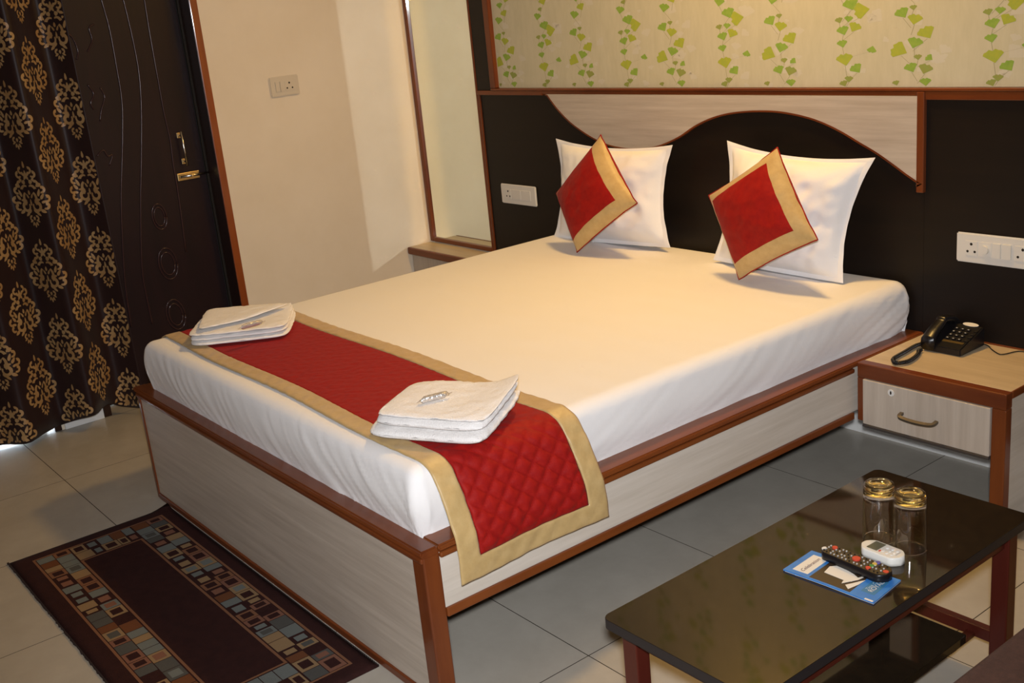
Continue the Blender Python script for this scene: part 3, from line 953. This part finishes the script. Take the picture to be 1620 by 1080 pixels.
def towel_layer(bm_v, bm_f, base, top, h0, h1, n=26, lift=None, seedv=0.0, inset=0.0, rough=.0016):
    """one folded layer between height fractions h0..h1 of the loft base->top"""
    bq = [Vector(b).lerp(Vector(t), (h0 + h1) / 2) for b, t in zip(base, top)]
    cen = sum(bq, Vector()) / 4
    bq = [q.lerp(cen, inset) for q in bq]
    H = sum(((Vector(t) - Vector(b)).z for b, t in zip(base, top))) / 4 * (h1 - h0) / 2
    o = len(bm_v)
    for sgn in (1, -1):
        for i in range(n + 1):
            for j in range(n + 1):
                u, v = i / n, j / n
                # finer rows near the edges so that they round off
                u, v = .5 - .5 * math.cos(PI * u), .5 - .5 * math.cos(PI * v)
                U, Vv = 2 * u - 1, 2 * v - 1
                uu, vv = U * (1 - .07 * Vv ** 6), Vv * (1 - .09 * U ** 6)
                uu += .012 * noise.noise(Vector((Vv * 2 + seedv, h0 * 7, 3)))
                vv += .020 * noise.noise(Vector((U * 2 + seedv, h0 * 7, 8)))
                uu, vv = (uu + 1) / 2, (vv + 1) / 2
                p = bq[0] * (1 - uu) * (1 - vv) + bq[1] * uu * (1 - vv) + bq[2] * uu * vv + bq[3] * (1 - uu) * vv
                t = (max(0, 1 - abs(U) ** 8) * max(0, 1 - abs(Vv) ** 8)) ** .45
                k = .80 + .22 * noise.noise(Vector((U * 1.6 + seedv, Vv * 1.6, h0 * 9)))
                z = sgn * H * t * (k if h1 > .99 or sgn < 0 and h0 > 0 else 1.0)
                p = p + Vector((0, 0, z))
                e = rough * (noise.noise(p * 160) + 1.2 * noise.noise(p * 45))
                p += Vector((e, e, e * (1 if sgn > 0 else 0)))
                if lift:
                    p.z += lift(u, v)
                bm_v.append(p)
    m = (n + 1) * (n + 1)
    bm_f += grid_faces(n, o) + grid_faces(n, o + m, True)

TT = 'white towels on the runner'
ZT = RZ + .007
tw = thing('towel', 'folded white terry towel beside the draped end of the runner', 'towel', (-.2, -1.72, ZT), TT)
base = [at(572, 696, 'z', ZT), at(762, 712, 'z', ZT), at(836, 640, 'z', ZT), at(640, 625, 'z', ZT)]
top = [at(592, 652, 'z', ZT + .068), at(768, 664, 'z', ZT + .068), at(830, 603, 'z', ZT + .068), at(655, 602, 'z', ZT + .068)]
liftf = lambda u, v: .034 * max(0, (u - .55) / .45) ** 2 * v ** 1.0 + .004 * math.sin(u * 5) * v
for nm, h0, h1, ins in (('fold', 0, .44, 0.0), ('fold', .42, .82, .02), ('top_flap', .80, 1.0, .005)):
    Vt, Ft = [], []
    towel_layer(Vt, Ft, base, top, h0, h1, 44, liftf, 3.1 + h0, ins)
    mesh(nm, Vt, Ft, M['towel'], tw, True)
tw1 = thing('towel', 'folded white terry towel at the door side of the bed', 'towel', (-1.45, -1.7, ZT), TT)
base = [at(300, 552, 'z', ZT), at(456, 534, 'z', ZT), at(474, 500, 'z', ZT), at(318, 512, 'z', ZT)]
top = [at(292, 530, 'z', ZT + .045), at(452, 513, 'z', ZT + .045), at(466, 481, 'z', ZT + .045), at(327, 493, 'z', ZT + .045)]
liftf1 = lambda u, v: .016 * max(0, (u - .75) / .25) * v * v
for nm, h0, h1, ins in (('fold', 0, .36, 0.0), ('fold', .34, .70, .015), ('top_flap', .69, 1.0, .004)):
    Vt, Ft = [], []
    towel_layer(Vt, Ft, base, top, h0, h1, 40, liftf1, 8.4 + h0, ins)
    mesh(nm, Vt, Ft, M['towel'], tw1, True)
# overlapping upper flap with its slanting hem, and the rolled-in end
fa = [at(312, 524, 'z', ZT + .052), at(385, 508, 'z', ZT + .053), at(464, 480, 'z', ZT + .062), at(327, 491, 'z', ZT + .050)]
fb = [q + Vector((0, 0, .010)) for q in fa]
Vt, Ft = [], []
towel_layer(Vt, Ft, fa, fb, 0, 1, 30, None, 2.0, 0)
mesh('hem_flap', Vt, Ft, M['towel'], tw1, True)

def packet(label, c, ex, ey, l, w, group):
    c, ex, ey = Vector(c), Vector(ex).normalized(), Vector(ey).normalized()
    n_ = ex.cross(ey).normalized()
    if n_.z < 0:
        n_ = -n_
    t = thing('soap_packet', label, 'soap packet', tuple(c), group)
    A, B, _ = puff([c - ex * l / 2 - ey * w / 2, c + ex * l / 2 - ey * w / 2, c + ex * l / 2 + ey * w / 2, c - ex * l / 2 + ey * w / 2], .0070, 16, shape=14, wr=.0006)
    V = [p + n_ * .0085 for p in A + B]
    mesh('wrapper', V, grid_faces(16) + grid_faces(16, len(A), True), M['foil'], t, True)
    for s in (-1, 1):
        a = c + ex * s * l / 2 + n_ * .007
        pts_ = [a - ey * .003, a + ey * .003, a + ex * s * .009 + ey * w * .55, a + ex * s * .007, a + ex * s * .009 - ey * w * .55]
        prism('twist_end', pts_, n_ * .0012, M['foil'], t)
q0, q1 = at(668, 638, 'z', ZT + .069), at(708, 628, 'z', ZT + .071)
packet('small silver wrapped soap on the towel beside the draped runner end', (q0 + q1) / 2, q1 - q0, Vector((-.5, .8, 0)), (q1 - q0).length, .020, 'soap packets on towels')
q0, q1 = at(384, 521, 'z', ZT + .061), at(414, 513, 'z', ZT + .061)
packet('small silver wrapped soap on the towel at the door side', (q0 + q1) / 2, q1 - q0, Vector((-.5, .8, 0)), (q1 - q0).length, .020, 'soap packets on towels')

# ------------------------------------------------------------------ nightstand
NX0, NX1, NY, NZ_ = .012, .492, -.394, .4246
nsd = thing('nightstand', 'bedside cabinet with teak frame, pale drawer and open foot', 'nightstand', (.25, -.2, 0))
box('top', NX0 + .003, NX1 - .006, NY + .0345, -.022, NZ_ - .018, NZ_ - .001, M['lamtop'], nsd, .001)
box('frame_rail', NX0, NX1, NY, NY + .034, NZ_ - .047, NZ_, M['teakx'], nsd, .003)
box('frame_stile', NX0, NX0 + .022, NY, NY + .020, .235, NZ_ - .0475, M['teakz'], nsd, .003)
box('leg', .450, NX1, NY + .001, NY + .034, 0, NZ_ - .0475, M['teakz'], nsd, .003)
box('side_rail', NX1 - .0055, NX1, NY + .0345, -.022, NZ_ - .022, NZ_, M['teaky'], nsd, .002)
box('back_rail', NX0, NX1 - .006, -.0215, -.0205, NZ_ - .02, NZ_ + .004, M['teakx'], nsd, 0)
box('side_panel', NX1 - .016, NX1 - .004, NY + .0345, -.022, .0, NZ_ - .0225, M['lamy'], nsd, .001)
box('carcass', NX0 + .024, NX1 - .018, NY + .040, -.022, .2290, NZ_ - .0185, M['dark'], nsd, 0)
dr = box('drawer', .034, .448, NY - .004, NY + .030, .2290, NZ_ - .049, M['lamz'], nsd, .002)
box('bottom_channel', .034, .449, NY - .007, NY + .036, .219, .2285, M['channel'], nsd, .002)
hx0, hx1, hz = .172, .286, .292
hp = smoothcurve([(hx0, NY - .004, hz + .004), (hx0 + .002, NY - .022, hz), (hx0 + .02, NY - .027, hz - .003), ((hx0 + hx1) / 2, NY - .029, hz - .004), (hx1 - .02, NY - .027, hz - .003), (hx1 - .002, NY - .022, hz), (hx1, NY - .004, hz + .004)], 6)
Vh, Fh = sweep([(-.0055, -.004), (.0055, -.004), (.0055, .004), (-.0055, .004)], hp)
mesh('handle', Vh, Fh, M['bronze'], dr, False)
lk = at(1410, 621, 'y', NY - .004)
prism('lock', [(lk.x + .011 * math.cos(i * PI / 10), NY - .004, lk.z + .011 * math.sin(i * PI / 10)) for i in range(20)], (0, -.003, 0), M['keywhite'], dr, .001)
prism('keyhole', [(lk.x + .003 * math.cos(i * PI / 4), NY - .0071, lk.z + .006 * math.sin(i * PI / 4)) for i in range(8)], (0, -.0004, 0), M['hole'], dr)

# ------------------------------------------------------------------ telephone
ph = thing('telephone', 'black corded desk telephone with coiled cord on the nightstand', 'telephone', (.17, -.1, NZ_))
tfl, tfr, tbr = at(1460, 553, 'z', NZ_), at(1519, 565, 'z', NZ_), at(1568, 541, 'z', NZ_)
tx0, tx1 = tfl.x, tfr.x
ty0, ty1 = (tfl.y + tfr.y) / 2, -.045
zf, zb = NZ_ + .022, NZ_ + .062
prism('base', [(tx0, ty0, NZ_ + .0005), (tx0, ty0, zf), (tx0, ty0 + .02, zf + .006), (tx0, ty1 - .01, zb), (tx0, ty1, zb - .006), (tx0, ty1, NZ_ + .0005)], (tx1 - tx0, 0, 0), M['black'], ph, .003)
slope = (zb - zf - .006) / (ty1 - .01 - ty0 - .02)
def deck(x, y, d=0.0):
    return Vector((x, y, zf + .006 + (y - ty0 - .02) * slope + d))
dn = Vector((0, -slope, 1)).normalized()
pw, pd = tx1 - tx0, ty1 - ty0
def deckbox(name, x0, x1, y0, y1, h, m, par=ph, bev=.001):
    return prism(name, [deck(x0, y0, .0003), deck(x1, y0, .0003), deck(x1, y1, .0003), deck(x0, y1, .0003)], dn * h, m, par, bev)
kx0 = tx0 + .40 * pw
for r in range(4):
    for c in range(3):
        deckbox('key', kx0 + c * .0195, kx0 + c * .0195 + .012, ty0 + .042 + r * .0175, ty0 + .042 + r * .0175 + .009, .004, M['black_soft'])
        deckbox('key_mark', kx0 + c * .0195 + .0035, kx0 + c * .0195 + .0085, ty0 + .0435 + r * .0175, ty0 + .0465 + r * .0175, .0046, M['grey'], bev=0)
for r in range(4):
    deckbox('function_key', kx0 + .062, kx0 + .073, ty0 + .042 + r * .0175, ty0 + .048 + r * .0175, .003, M['black_soft'])
deckbox('name_strip', tx0 + .38 * pw, tx1 - .008, ty0 + .006 + .02, ty0 + .036, .002, M['amber'])
c = deck(kx0 + .034, ty0 + .128, .001)
prism('badge', [c + Vector((.026 * math.cos(i * PI / 12), .009 * math.sin(i * PI / 12), .009 * math.sin(i * PI / 12) * slope)) for i in range(24)], dn * .001, M['pagewhite'], ph)
# handset across the left of the base
hx, hw = tx0 + .020, .024
hpth = smoothcurve([(hx, ty0 - .006, zf + .016), (hx, ty0 + .02, zf + .034), (hx, ty0 + .06, zf + .052), (hx, (ty0 + ty1) / 2, zf + .060), (hx, ty1 - .06, zf + .062), (hx, ty1 - .02, zf + .056), (hx, ty1 + .002, zf + .042)], 6)
Vh, Fh = [], []
for i, p in enumerate(hpth):
    q = i / (len(hpth) - 1)
    thick = .010 + .013 * (abs(2 * q - 1) ** 3)
    wd = hw * (.72 + .28 * abs(2 * q - 1) ** 2)
    for a in range(12):
        t = 2 * PI * a / 12
        sx, sz = math.copysign(abs(math.cos(t)) ** .6, math.cos(t)), math.copysign(abs(math.sin(t)) ** .6, math.sin(t))
        Vh.append((p.x + wd * sx, p.y, p.z + thick * sz - (thick - .010) * .9))
for i in range(len(hpth) - 1):
    for a in range(12):
        b = (a + 1) % 12
        Fh.append((i * 12 + a, i * 12 + b, i * 12 + 12 + b, i * 12 + 12 + a))
Fh.append(tuple(range(12))[::-1])
Fh.append(tuple((len(hpth) - 1) * 12 + a for a in range(12)))
mesh('handset', Vh, Fh, M['black'], ph, True)
# coiled cord loop
loop = [(440, 462), (410, 475), (380, 482), (320, 512), (240, 560), (150, 610), (95, 650), (120, 690), (190, 690), (270, 672), (340, 630), (390, 580), (395, 550), (430, 535)]
lp3 = smoothcurve([at(1400 + x / 7.364, 480 + y / 7.364, 'z', NZ_ + .008) for x, y in loop], 10)
core = []
tot = 0
coil = []
for i in range(len(lp3) - 1):
    seg = (lp3[i + 1] - lp3[i])
    t = seg.normalized()
    n1 = t.cross(Vector((0, 0, 1))).normalized()
    n2 = n1.cross(t)
    for k in range(5):
        f = k / 5
        a = (tot + seg.length * f) / .0046 * 2 * PI
        coil.append(lp3[i] + seg * f + n1 * .0052 * math.cos(a) + n2 * .0052 * math.sin(a))
    tot += seg.length
coilpath = []
ncoil = int(tot / .0046 * 7)
# resample evenly so every turn keeps its round shape
acc = [0]
for i in range(1, len(lp3)):
    acc.append(acc[-1] + (lp3[i] - lp3[i - 1]).length)
k = 0
for i in range(ncoil + 1):
    s = tot * i / ncoil
    while k < len(acc) - 2 and acc[k + 1] < s:
        k += 1
    f = (s - acc[k]) / max(1e-9, acc[k + 1] - acc[k])
    p = lp3[k].lerp(lp3[k + 1], f)
    t = (lp3[k + 1] - lp3[k]).normalized()
    n1 = t.cross(Vector((0, 0, 1))).normalized()
    n2 = n1.cross(t)
    a = s / .0046 * 2 * PI
    coilpath.append(p + n1 * .0052 * math.cos(a) + n2 * .0052 * math.sin(a))
tube('coiled_cord', coilpath, .0019, M['black'], ph, 5)
def cab(p):
    p.y = min(p.y, -.036)
    p.x = min(p.x, NX1 - .02)
    return p
tube('line_cable', smoothcurve([cab(at(1400 + x / 7.364, 480 + y / 7.364, 'z', NZ_ + .002)) for x, y in [(1170, 455), (1200, 490), (1245, 535), (1330, 588), (1400, 588), (1470, 572), (1560, 555), (1700, 550), (1800, 548)]], 5), .0017, M['black'], ph, 6)

# ------------------------------------------------------------------ coffee table
ct = thing('coffee_table', 'low coffee table with glossy dark brown top, mahogany legs and lower shelf', 'coffee table', (.67, -1.43, 0))
CX_0, CX_1, CY_0, CY_1, CZ = .472, .868, -1.896, -.968, .40
def rounded_slab(name, x0, x1, y0, y1, z0, z1, r, m, par, bev=.002):
    pts_ = []
    for cx, cy, a0 in ((x1 - r, y1 - r, 0), (x0 + r, y1 - r, PI / 2), (x0 + r, y0 + r, PI), (x1 - r, y0 + r, 1.5 * PI)):
        for i in range(7):
            a = a0 + i * PI / 12
            pts_.append((cx + r * math.cos(a), cy + r * math.sin(a), z0))
    return prism(name, pts_, (0, 0, z1 - z0), m, par, bev)
rounded_slab('edge_band', CX_0, CX_1, CY_0, CY_1, CZ - .022, CZ - .0016, .018, M['tedge'], ct, 0)
rounded_slab('top', CX_0 + .0006, CX_1 - .0006, CY_0 + .0006, CY_1 - .0006, CZ - .0015, CZ, .018, M['granite'], ct, 0)
LX0, LX1, LY0, LY1, LS = .500, .818, -1.870, -1.045, .040
for lx in (LX0, LX1):
    for ly in (LY0, LY1):
        box('leg', lx, lx + LS, ly, ly + LS * .9, 0, CZ - .0222, M['mahog'], ct, .003)
for lx in (LX0 + .008, LX1 + .008):
    box('apron', lx, lx + .022, LY0 + LS, LY1, CZ - .058, CZ - .0222, M['mahog'], ct, .002)
for ly in (LY0 + .008, LY1 + .008):
    box('apron', LX0 + LS, LX1, ly, ly + .02, CZ - .058, CZ - .0222, M['mahog'], ct, .002)
    box('stretcher', LX0 + LS, LX1, ly, ly + .022, .088, .118, M['mahog'], ct, .002)
rounded_slab('lower_shelf', LX0 + .05, .803, LY0 + .04, -1.112, .1185, .138, .004, M['granite'], ct, .001)
for ly in (LY0 + .05, -1.150):
    box('shelf_bearer', LX0 + .06, .79, ly, ly + .02, .100, .1184, M['mahog'], ct, .001)
for lx in (LX0 + .012,):
    box('shelf_bearer', LX0 + .075, LX0 + .095, LY0 + LS * .75, LY1 + .008, .088, .0995, M['mahog'], ct, .001)
box('shelf_bearer', .760, .780, LY0 + LS * .75, LY1 + .008, .088, .0995, M['mahog'], ct, .001)

# tumblers standing upside down
def tumbler(label, px, py):
    c = at(px, py, 'z', CZ)
    c.z = CZ + .0006
    R0, R1, Hh, th = .0340, .0325, .132, .0022
    t = thing('tumbler', label, 'glass', tuple(c), 'upturned tumblers on the coffee table')
    # inverted: mouth on the table, thick base on top
    outer = [(R0 - .0006, 0), (R0, .0006), (R0, .0016), (R0, .03), (R1 + .0005, .09), (R1, Hh - .016), (R1, Hh - .012), (R1 - .002, Hh - .003), (R1 - .006, Hh)]
    dimple = [(R1 - .012, Hh - .0005), (R1 - .016, Hh - .004), (0.0, Hh - .005)]
    inner = [(0.0, Hh - .020), (R1 - .010, Hh - .0205), (R1 - th - .001, Hh - .026), (R1 - th, Hh - .034), (R1 - th, .09), (R0 - th, .03), (R0 - th, .0016), (R0 - th, .0006), (R0 - th + .0006, 0), (R0 - .0006, 0)]
    lathe('glass_wall', outer + dimple + inner, c, M['glass'], t, 44)
    # amber cast of the thick foot
    foot = [(0.0, Hh - .0065), (R1 - .017, Hh - .0055), (R1 - .0085, Hh - .0035), (R1 - .0045, Hh - .008), (R1 - .0050, Hh - .016), (R1 - .011, Hh - .0190), (0.0, Hh - .0185)]
    lathe('thick_base', foot, c, M['glassbase'], t, 44)
    return t
tumbler('clear upturned tumbler standing farther from the remotes', 1390.5, 851)
tumbler('clear upturned tumbler standing closer to the remotes', 1439, 867)

# leaflet
lf = thing('leaflet', 'blue printed leaflet with white and brown panels under the black remote', 'leaflet', tuple(at(1330, 910, 'z', CZ)))
PZ_ = CZ + .004
A_, B_, C_, D_ = at(1239, 900, 'z', PZ_), at(1284, 869, 'z', PZ_ + .002), at(1425, 917, 'z', PZ_), at(1382, 953, 'z', PZ_)
def lq(u, v, h=0.0):
    """u along the long side, v from the front edge to the back edge"""
    p = A_ * (1 - u) * (1 - v) + D_ * u * (1 - v) + C_ * u * v + B_ * (1 - u) * v
    p.z = PZ_ + h + .0025 * math.sin(PI * min(1, u * 1.1)) ** 2 * .5
    return p
def lpanel(name, u0, u1, v0, v1, h, m, th=.0004, par=lf):
    n_ = 10
    V_, F_ = [], []
    for i in range(n_ + 1):
        u = u0 + (u1 - u0) * i / n_
        for v in (v0, v1):
            V_ += [lq(u, v, h), lq(u, v, h - th)]
    for i in range(n_):
        a = i * 4
        F_ += [(a, a + 4, a + 6, a + 2), (a + 1, a + 3, a + 7, a + 5), (a, a + 1, a + 5, a + 4), (a + 2, a + 6, a + 7, a + 3)]
    F_ += [(0, 2, 3, 1), (n_ * 4, n_ * 4 + 1, n_ * 4 + 3, n_ * 4 + 2)]
    return mesh(name, V_, F_, m, par)
lpanel('paper', 0, 1, 0, 1, 0, M['blue'], .0030)
lpanel('back_page', .02, 1, 0, 1, -.0031, M['pagewhite'], .0006)
lpanel('brown_band', .285, .735, .045, .985, .0004, M['pagebrown'])
lpanel('white_label', .070, .245, .12, .86, .0004, M['pagewhite'])
lpanel('teal_patch', .80, .94, .22, .80, .0004, M['teal'])
lpanel('page_corner', .90, .985, .0, .05, .0004, M['pagewhite'])
ex = (lq(.1, .9) - lq(.1, .1)).normalized()
ey = (lq(.0, .5) - lq(.3, .5)).normalized()
ex = Vector((ex.x, ex.y, 0)).normalized()
ey = Vector((ey.x, ey.y, 0))
ey = (ey - ex * ey.dot(ex)).normalized()
if ex.cross(ey).z < 0:
    ey = -ey
text('lettering', 'Celebration', M['ink'], lf, lq(.165, .455, .0010), ex, ey, .0135, .35)
text('lettering', 'ROYAL', M['pagewhite'], lf, lq(.885, .50, .0010), ex, ey, .0150)
text('lettering', 'Time Card', M['paleblue'], lf, lq(.840, .52, .0010), ex, ey, .0110, .35)
def lshape(name, uv, m, h):
    P_ = [lq(u, v, h) for u, v in uv]
    return prism(name, P_, (0, 0, .0004), m, lf)
lshape('printed_roll', [(.335, .62), (.355, .36), (.60, .33), (.655, .38), (.66, .58), (.60, .64), (.40, .76)], M['pagewhite'], .0009)
lshape('printed_wing', [(.585, .30), (.60, .20), (.69, .50), (.715, .72), (.69, .66), (.64, .46)], M['pagewhite'], .0014)
lshape('printed_tail', [(.64, .20), (.70, .10), (.735, .36), (.745, .58), (.72, .50), (.68, .34)], M['pagewhite'], .0012)

# television remote lying across leaflet and white remote
def remote(name, label, cat, c0, c1, w0, w1, z0, h, m_body, m_face, group=None):
    """c0 -> c1: axis on the table; returns thing and a placing function (s 0..1 along, t -1..1 across)"""
    c0, c1 = Vector(c0), Vector(c1)
    ax_ = (c1 - c0).normalized()
    sd = Vector((-ax_.y, ax_.x, 0)).normalized()
    t = thing(name, label, cat, tuple(c0.lerp(c1, .5)), group)
    L_ = (c1 - c0).length
    nn = 40
    def halfw(s):
        w = w0 + (w1 - w0) * s
        e = min(s, 1 - s) * L_
        r = w * .85
        return w if e > r else w * (1 - .75 * (1 - e / r) ** 2.2)
    def pt(s, tt, dz):
        p = c0.lerp(c1, s) + sd * halfw(s) * tt
        return Vector((p.x, p.y, p.z + z0 + dz))
    rows = [(-1, .0), (-1.0, .35), (-.96, .85), (-.88, 1.0), (0, 1.04), (.88, 1.0), (.96, .85), (1.0, .35), (1, .0), (0.9, -.02), (-.9, -.02)]
    V_, F_ = [], []
    for i in range(nn + 1):
        s = i / nn
        for tt, z in rows:
            V_.append(pt(s, tt, h * z))
    m_ = len(rows)
    for i in range(nn):
        for j in range(m_):
            k_ = (j + 1) % m_
            F_.append((i * m_ + j, i * m_ + m_ + j, i * m_ + m_ + k_, i * m_ + k_))
    F_ += [tuple(range(m_)), tuple(nn * m_ + j for j in range(m_))[::-1]]
    mesh('case', V_, F_, m_body, t, True)
    # face plate
    V_, F_ = [], []
    for i in range(nn + 1):
        s = .012 + .976 * i / nn
        for tt in (-.86, 0, .86):
            V_.append(pt(s, tt, h * 1.035 if tt == 0 else h * 1.01) + Vector((0, 0, .0006)))
    for i in range(nn):
        for j in range(2):
            a = i * 3 + j
            F_.append((a, a + 3, a + 4, a + 1))
    mesh('face', V_, F_, m_face, t, True)
    def button(s, tt, rs, rt, hh, m, nm='button', n=10):
        c_ = pt(s, tt, h * 1.02 + .0008)
        prism(nm, [c_ + ax_ * rs * math.cos(i * 2 * PI / n) + sd * rt * math.sin(i * 2 * PI / n) for i in range(n)], (0, 0, hh), m, t)
    return t, button, pt
# white air-conditioner remote first
a0, a1 = at(1366, 861, 'z', CZ + .012), at(1428, 885, 'z', CZ + .012)
a0.z = a1.z = CZ + .0005
at_, abtn, apt = remote('remote_control', 'white air conditioner remote with small grey screen beside the tumblers', 'remote', a0, a1, .0255, .0255, .0, .018, M['acwhite'], M['acwhite'])
axv = (a1 - a0).normalized()
sdv = Vector((-axv.y, axv.x, 0))
def aquad(nm, s0, s1, t0, t1, hh, m):
    prism(nm, [apt(s, t_, .0195) for s, t_ in ((s0, t0), (s1, t0), (s1, t1), (s0, t1))], (0, 0, hh), m, at_)
aquad('screen', .20, .46, -.62, .70, .0006, M['lcd'])
for s, t_ in ((.56, .35), (.56, -.3), (.68, .4), (.68, 0), (.68, -.4), (.80, .4), (.80, 0), (.80, -.4)):
    abtn(s, t_, .0032, .0042, .0016, M['keywhite'])
abtn(.51, -.45, .002, .004, .001, M['bred'])
aquad('maker_bar', .86, .885, -.3, .45, .0004, M['grey'])
r0, r1 = at(1303, 861, 'z', CZ + .030), at(1408, 903, 'z', CZ + .030)
r0.z = r1.z = CZ + .0085
rt_, rbtn, rpt = remote('remote_control', 'black television remote with red and coloured buttons lying on the leaflet', 'remote', r0, r1, .0215, .0255, .0, .016, M['black'], M['remote'])
rb = random.Random(5)
for r in range(15):
    s = .06 + r * .059
    if s > .93:
        break
    for t_ in (-.62, -.21, .21, .62):
        if (r in (7, 8) and abs(t_) < .4) or (r == 1 and t_ > 0):
            continue
        rbtn(s + rb.uniform(-.008, .008), t_, .0017, .0021, .0018, rb.choice([M['grey'], M['grey'], M['black_soft'], M['black_soft']]))
rbtn(.135, .42, .0058, .0055, .0030, M['bred'], 'power_button', 14)
rbtn(.505, .02, .0085, .0085, .0034, M['bred'], 'round_button', 16)
rbtn(.04, -.45, .004, .006, .002, M['keywhite'])
rbtn(.745, -.55, .0055, .0055, .0026, M['bred'])
rbtn(.745, -.08, .0050, .0050, .0026, M['bgreen'])
rbtn(.745, .30, .0050, .0050, .0026, M['byellow'])
rbtn(.755, .70, .0045, .0050, .0026, M['bblue'])
rbtn(.945, -.05, .0060, .0055, .0008, M['bred'], 'maker_badge', 12)

# ------------------------------------------------------------------ rug
rg = thing('rug', 'dark maroon runner rug with a border of small coloured rectangles at bed foot', 'rug', (-.98, -2.29, 0))
RX0, RX1, RY0, RY1 = -1.690, -.275, -2.560, -2.018
V_, F_ = [], []
nx, ny = 70, 26
def rz(x, y, d=0.0):
    e = min(x - RX0, RX1 - x, y - RY0, RY1 - y)
    curl = .016 * max(0, 1 - math.hypot(x - RX0, y - RY1) / .07) ** 1.5
    return .0075 + d + curl + .0012 * noise.noise(Vector((x * 9, y * 9, 2))) if e > .004 else .002 + curl
for i in range(nx + 1):
    for j in range(ny + 1):
        x, y = RX0 + (RX1 - RX0) * i / nx, RY0 + (RY1 - RY0) * j / ny
        V_.append((x, y, rz(x, y)))
for i in range(nx):
    for j in range(ny):
        a = i * (ny + 1) + j
        F_.append((a, a + ny + 1, a + ny + 2, a + 1))
o = mesh('pile', V_, F_, M['rug'], rg, True)
md = o.modifiers.new('thickness', 'SOLIDIFY')
md.thickness = .0015
md.offset = -1
V_, F_, MI_ = [], [], []
def rrect(x0, x1, y0, y1, mi, d=.0009):
    nsx = max(1, int((x1 - x0) / .05))
    for k in range(nsx):
        xa, xb = x0 + (x1 - x0) * k / nsx, x0 + (x1 - x0) * (k + 1) / nsx
        b = len(V_)
        V_.extend([(xa, y0, rz(xa, y0, d)), (xb, y0, rz(xb, y0, d)), (xb, y1, rz(xb, y1, d)), (xa, y1, rz(xa, y1, d))])
        F_.append((b, b + 1, b + 2, b + 3))
        MI_.append(mi)
OX0, OX1, OY0, OY1 = RX0 + .060, RX1 - .052, RY0 + .058, RY1 - .046      # outer line
IX0, IX1, IY0, IY1 = OX0 + .128, OX1 - .132, OY0 + .116, OY1 - .118      # inner field
for (x0, x1, y0, y1) in ((OX0, OX1, OY0, OY1), (IX0, IX1, IY0, IY1)):
    w = .0075
    for q in ((x0, x1, y0, y0 + w), (x0, x1, y1 - w, y1), (x0, x0 + w, y0 + w, y1 - w), (x1 - w, x1, y0 + w, y1 - w)):
        rrect(*q, 5)
rr = random.Random(11)
def band(x0, x1, y0, y1, cols_y):
    """fill a border band with two rows of rectangles, some with an inner box"""
    if x1 - x0 > y1 - y0:
        rows = [(y0 + (y1 - y0) * k / cols_y, y0 + (y1 - y0) * (k + 1) / cols_y) for k in range(cols_y)]
        for (a, b) in rows:
            x = x0
            while x < x1 - .012:
                w = min(rr.uniform(.036, .060), x1 - x)
                if x1 - x - w < .02:
                    w = x1 - x
                cell(x, x + w, a, b)
                x += w
    else:
        rows = [(x0 + (x1 - x0) * k / cols_y, x0 + (x1 - x0) * (k + 1) / cols_y) for k in range(cols_y)]
        for (a, b) in rows:
            y = y0
            while y < y1 - .012:
                w = min(rr.uniform(.030, .055), y1 - y)
                if y1 - y - w < .02:
                    w = y1 - y
                cell(a, b, y, y + w)
                y += w
def cell(xa, xb, ya, yb):
    kind = rr.random()
    g = .0012
    mx, my = (xb - xa) * .20, (yb - ya) * .20
    if kind < .22:                       # light frame with dark heart
        rrect(xa + g, xb - g, ya + g, yb - g, rr.choice([1, 2, 5]))
        rrect(xa + mx, xb - mx, ya + my, yb - my, 6, .0014)
    elif kind < .44:                     # dark frame with light heart
        rrect(xa + mx, xb - mx, ya + my, yb - my, rr.choice([0, 1, 2, 2]))
    elif kind < .97:
        rrect(xa + g, xb - g, ya + g, yb - g, rr.choice([0, 0, 3, 1, 1, 3, 4]))
        if rr.random() < .25:
            rrect(xa + mx, xb - mx, ya + my, yb - my, rr.choice([0, 3, 2]), .0014)
w = .009
band(OX0 + w, OX1 - w, IY1 + .003, OY1 - w, 2)
band(OX0 + w, OX1 - w, OY0 + w, IY0 - .003, 2)
band(OX0 + w, IX0 - .003, IY0, IY1, 2)
band(IX1 + .003, OX1 - w, IY0, IY1, 2)
mesh('woven_pattern', V_, F_, RUGC + [M['rug']], rg, mi=MI_)
bm = bmesh.new()
rf = random.Random(2)
for k in range(150):
    x = RX0 + .004 + (RX1 - RX0 - .008) * k / 149
    for yb_, s in ((RY0, -1), (RY1, 1)):
        bm_box(bm, x - .0035, x + .0035, min(yb_, yb_ + s * rf.uniform(.003, .006)), max(yb_, yb_ + s * .001), .001, .0065)
eo = bm_obj('fringe', bm, M['ruggrey'], rg)
eo['kind'] = 'stuff'

# ------------------------------------------------------------------ sofa seat in front of the table
sf = thing('sofa', 'brown upholstered sofa seat edge across the coffee table from bed', 'sofa', (1.45, -1.4, 0))
box('base', 1.11, 1.82, -2.15, -.72, .09, .27, M['sofa'], sf, .02, 3)
box('seat_cushion', 1.078, 1.66, -2.14, -.73, .275, .420, M['sofa'], sf, .022, 4)
box('backrest', 1.66, 1.83, -2.15, -.72, .275, .72, M['sofa'], sf, .03, 4)
for x in (1.15, 1.74):
    for y in (-2.10, -.82):
        box('leg', x, x + .045, y, y + .045, 0, .0895, M['mahog'], sf, .003)
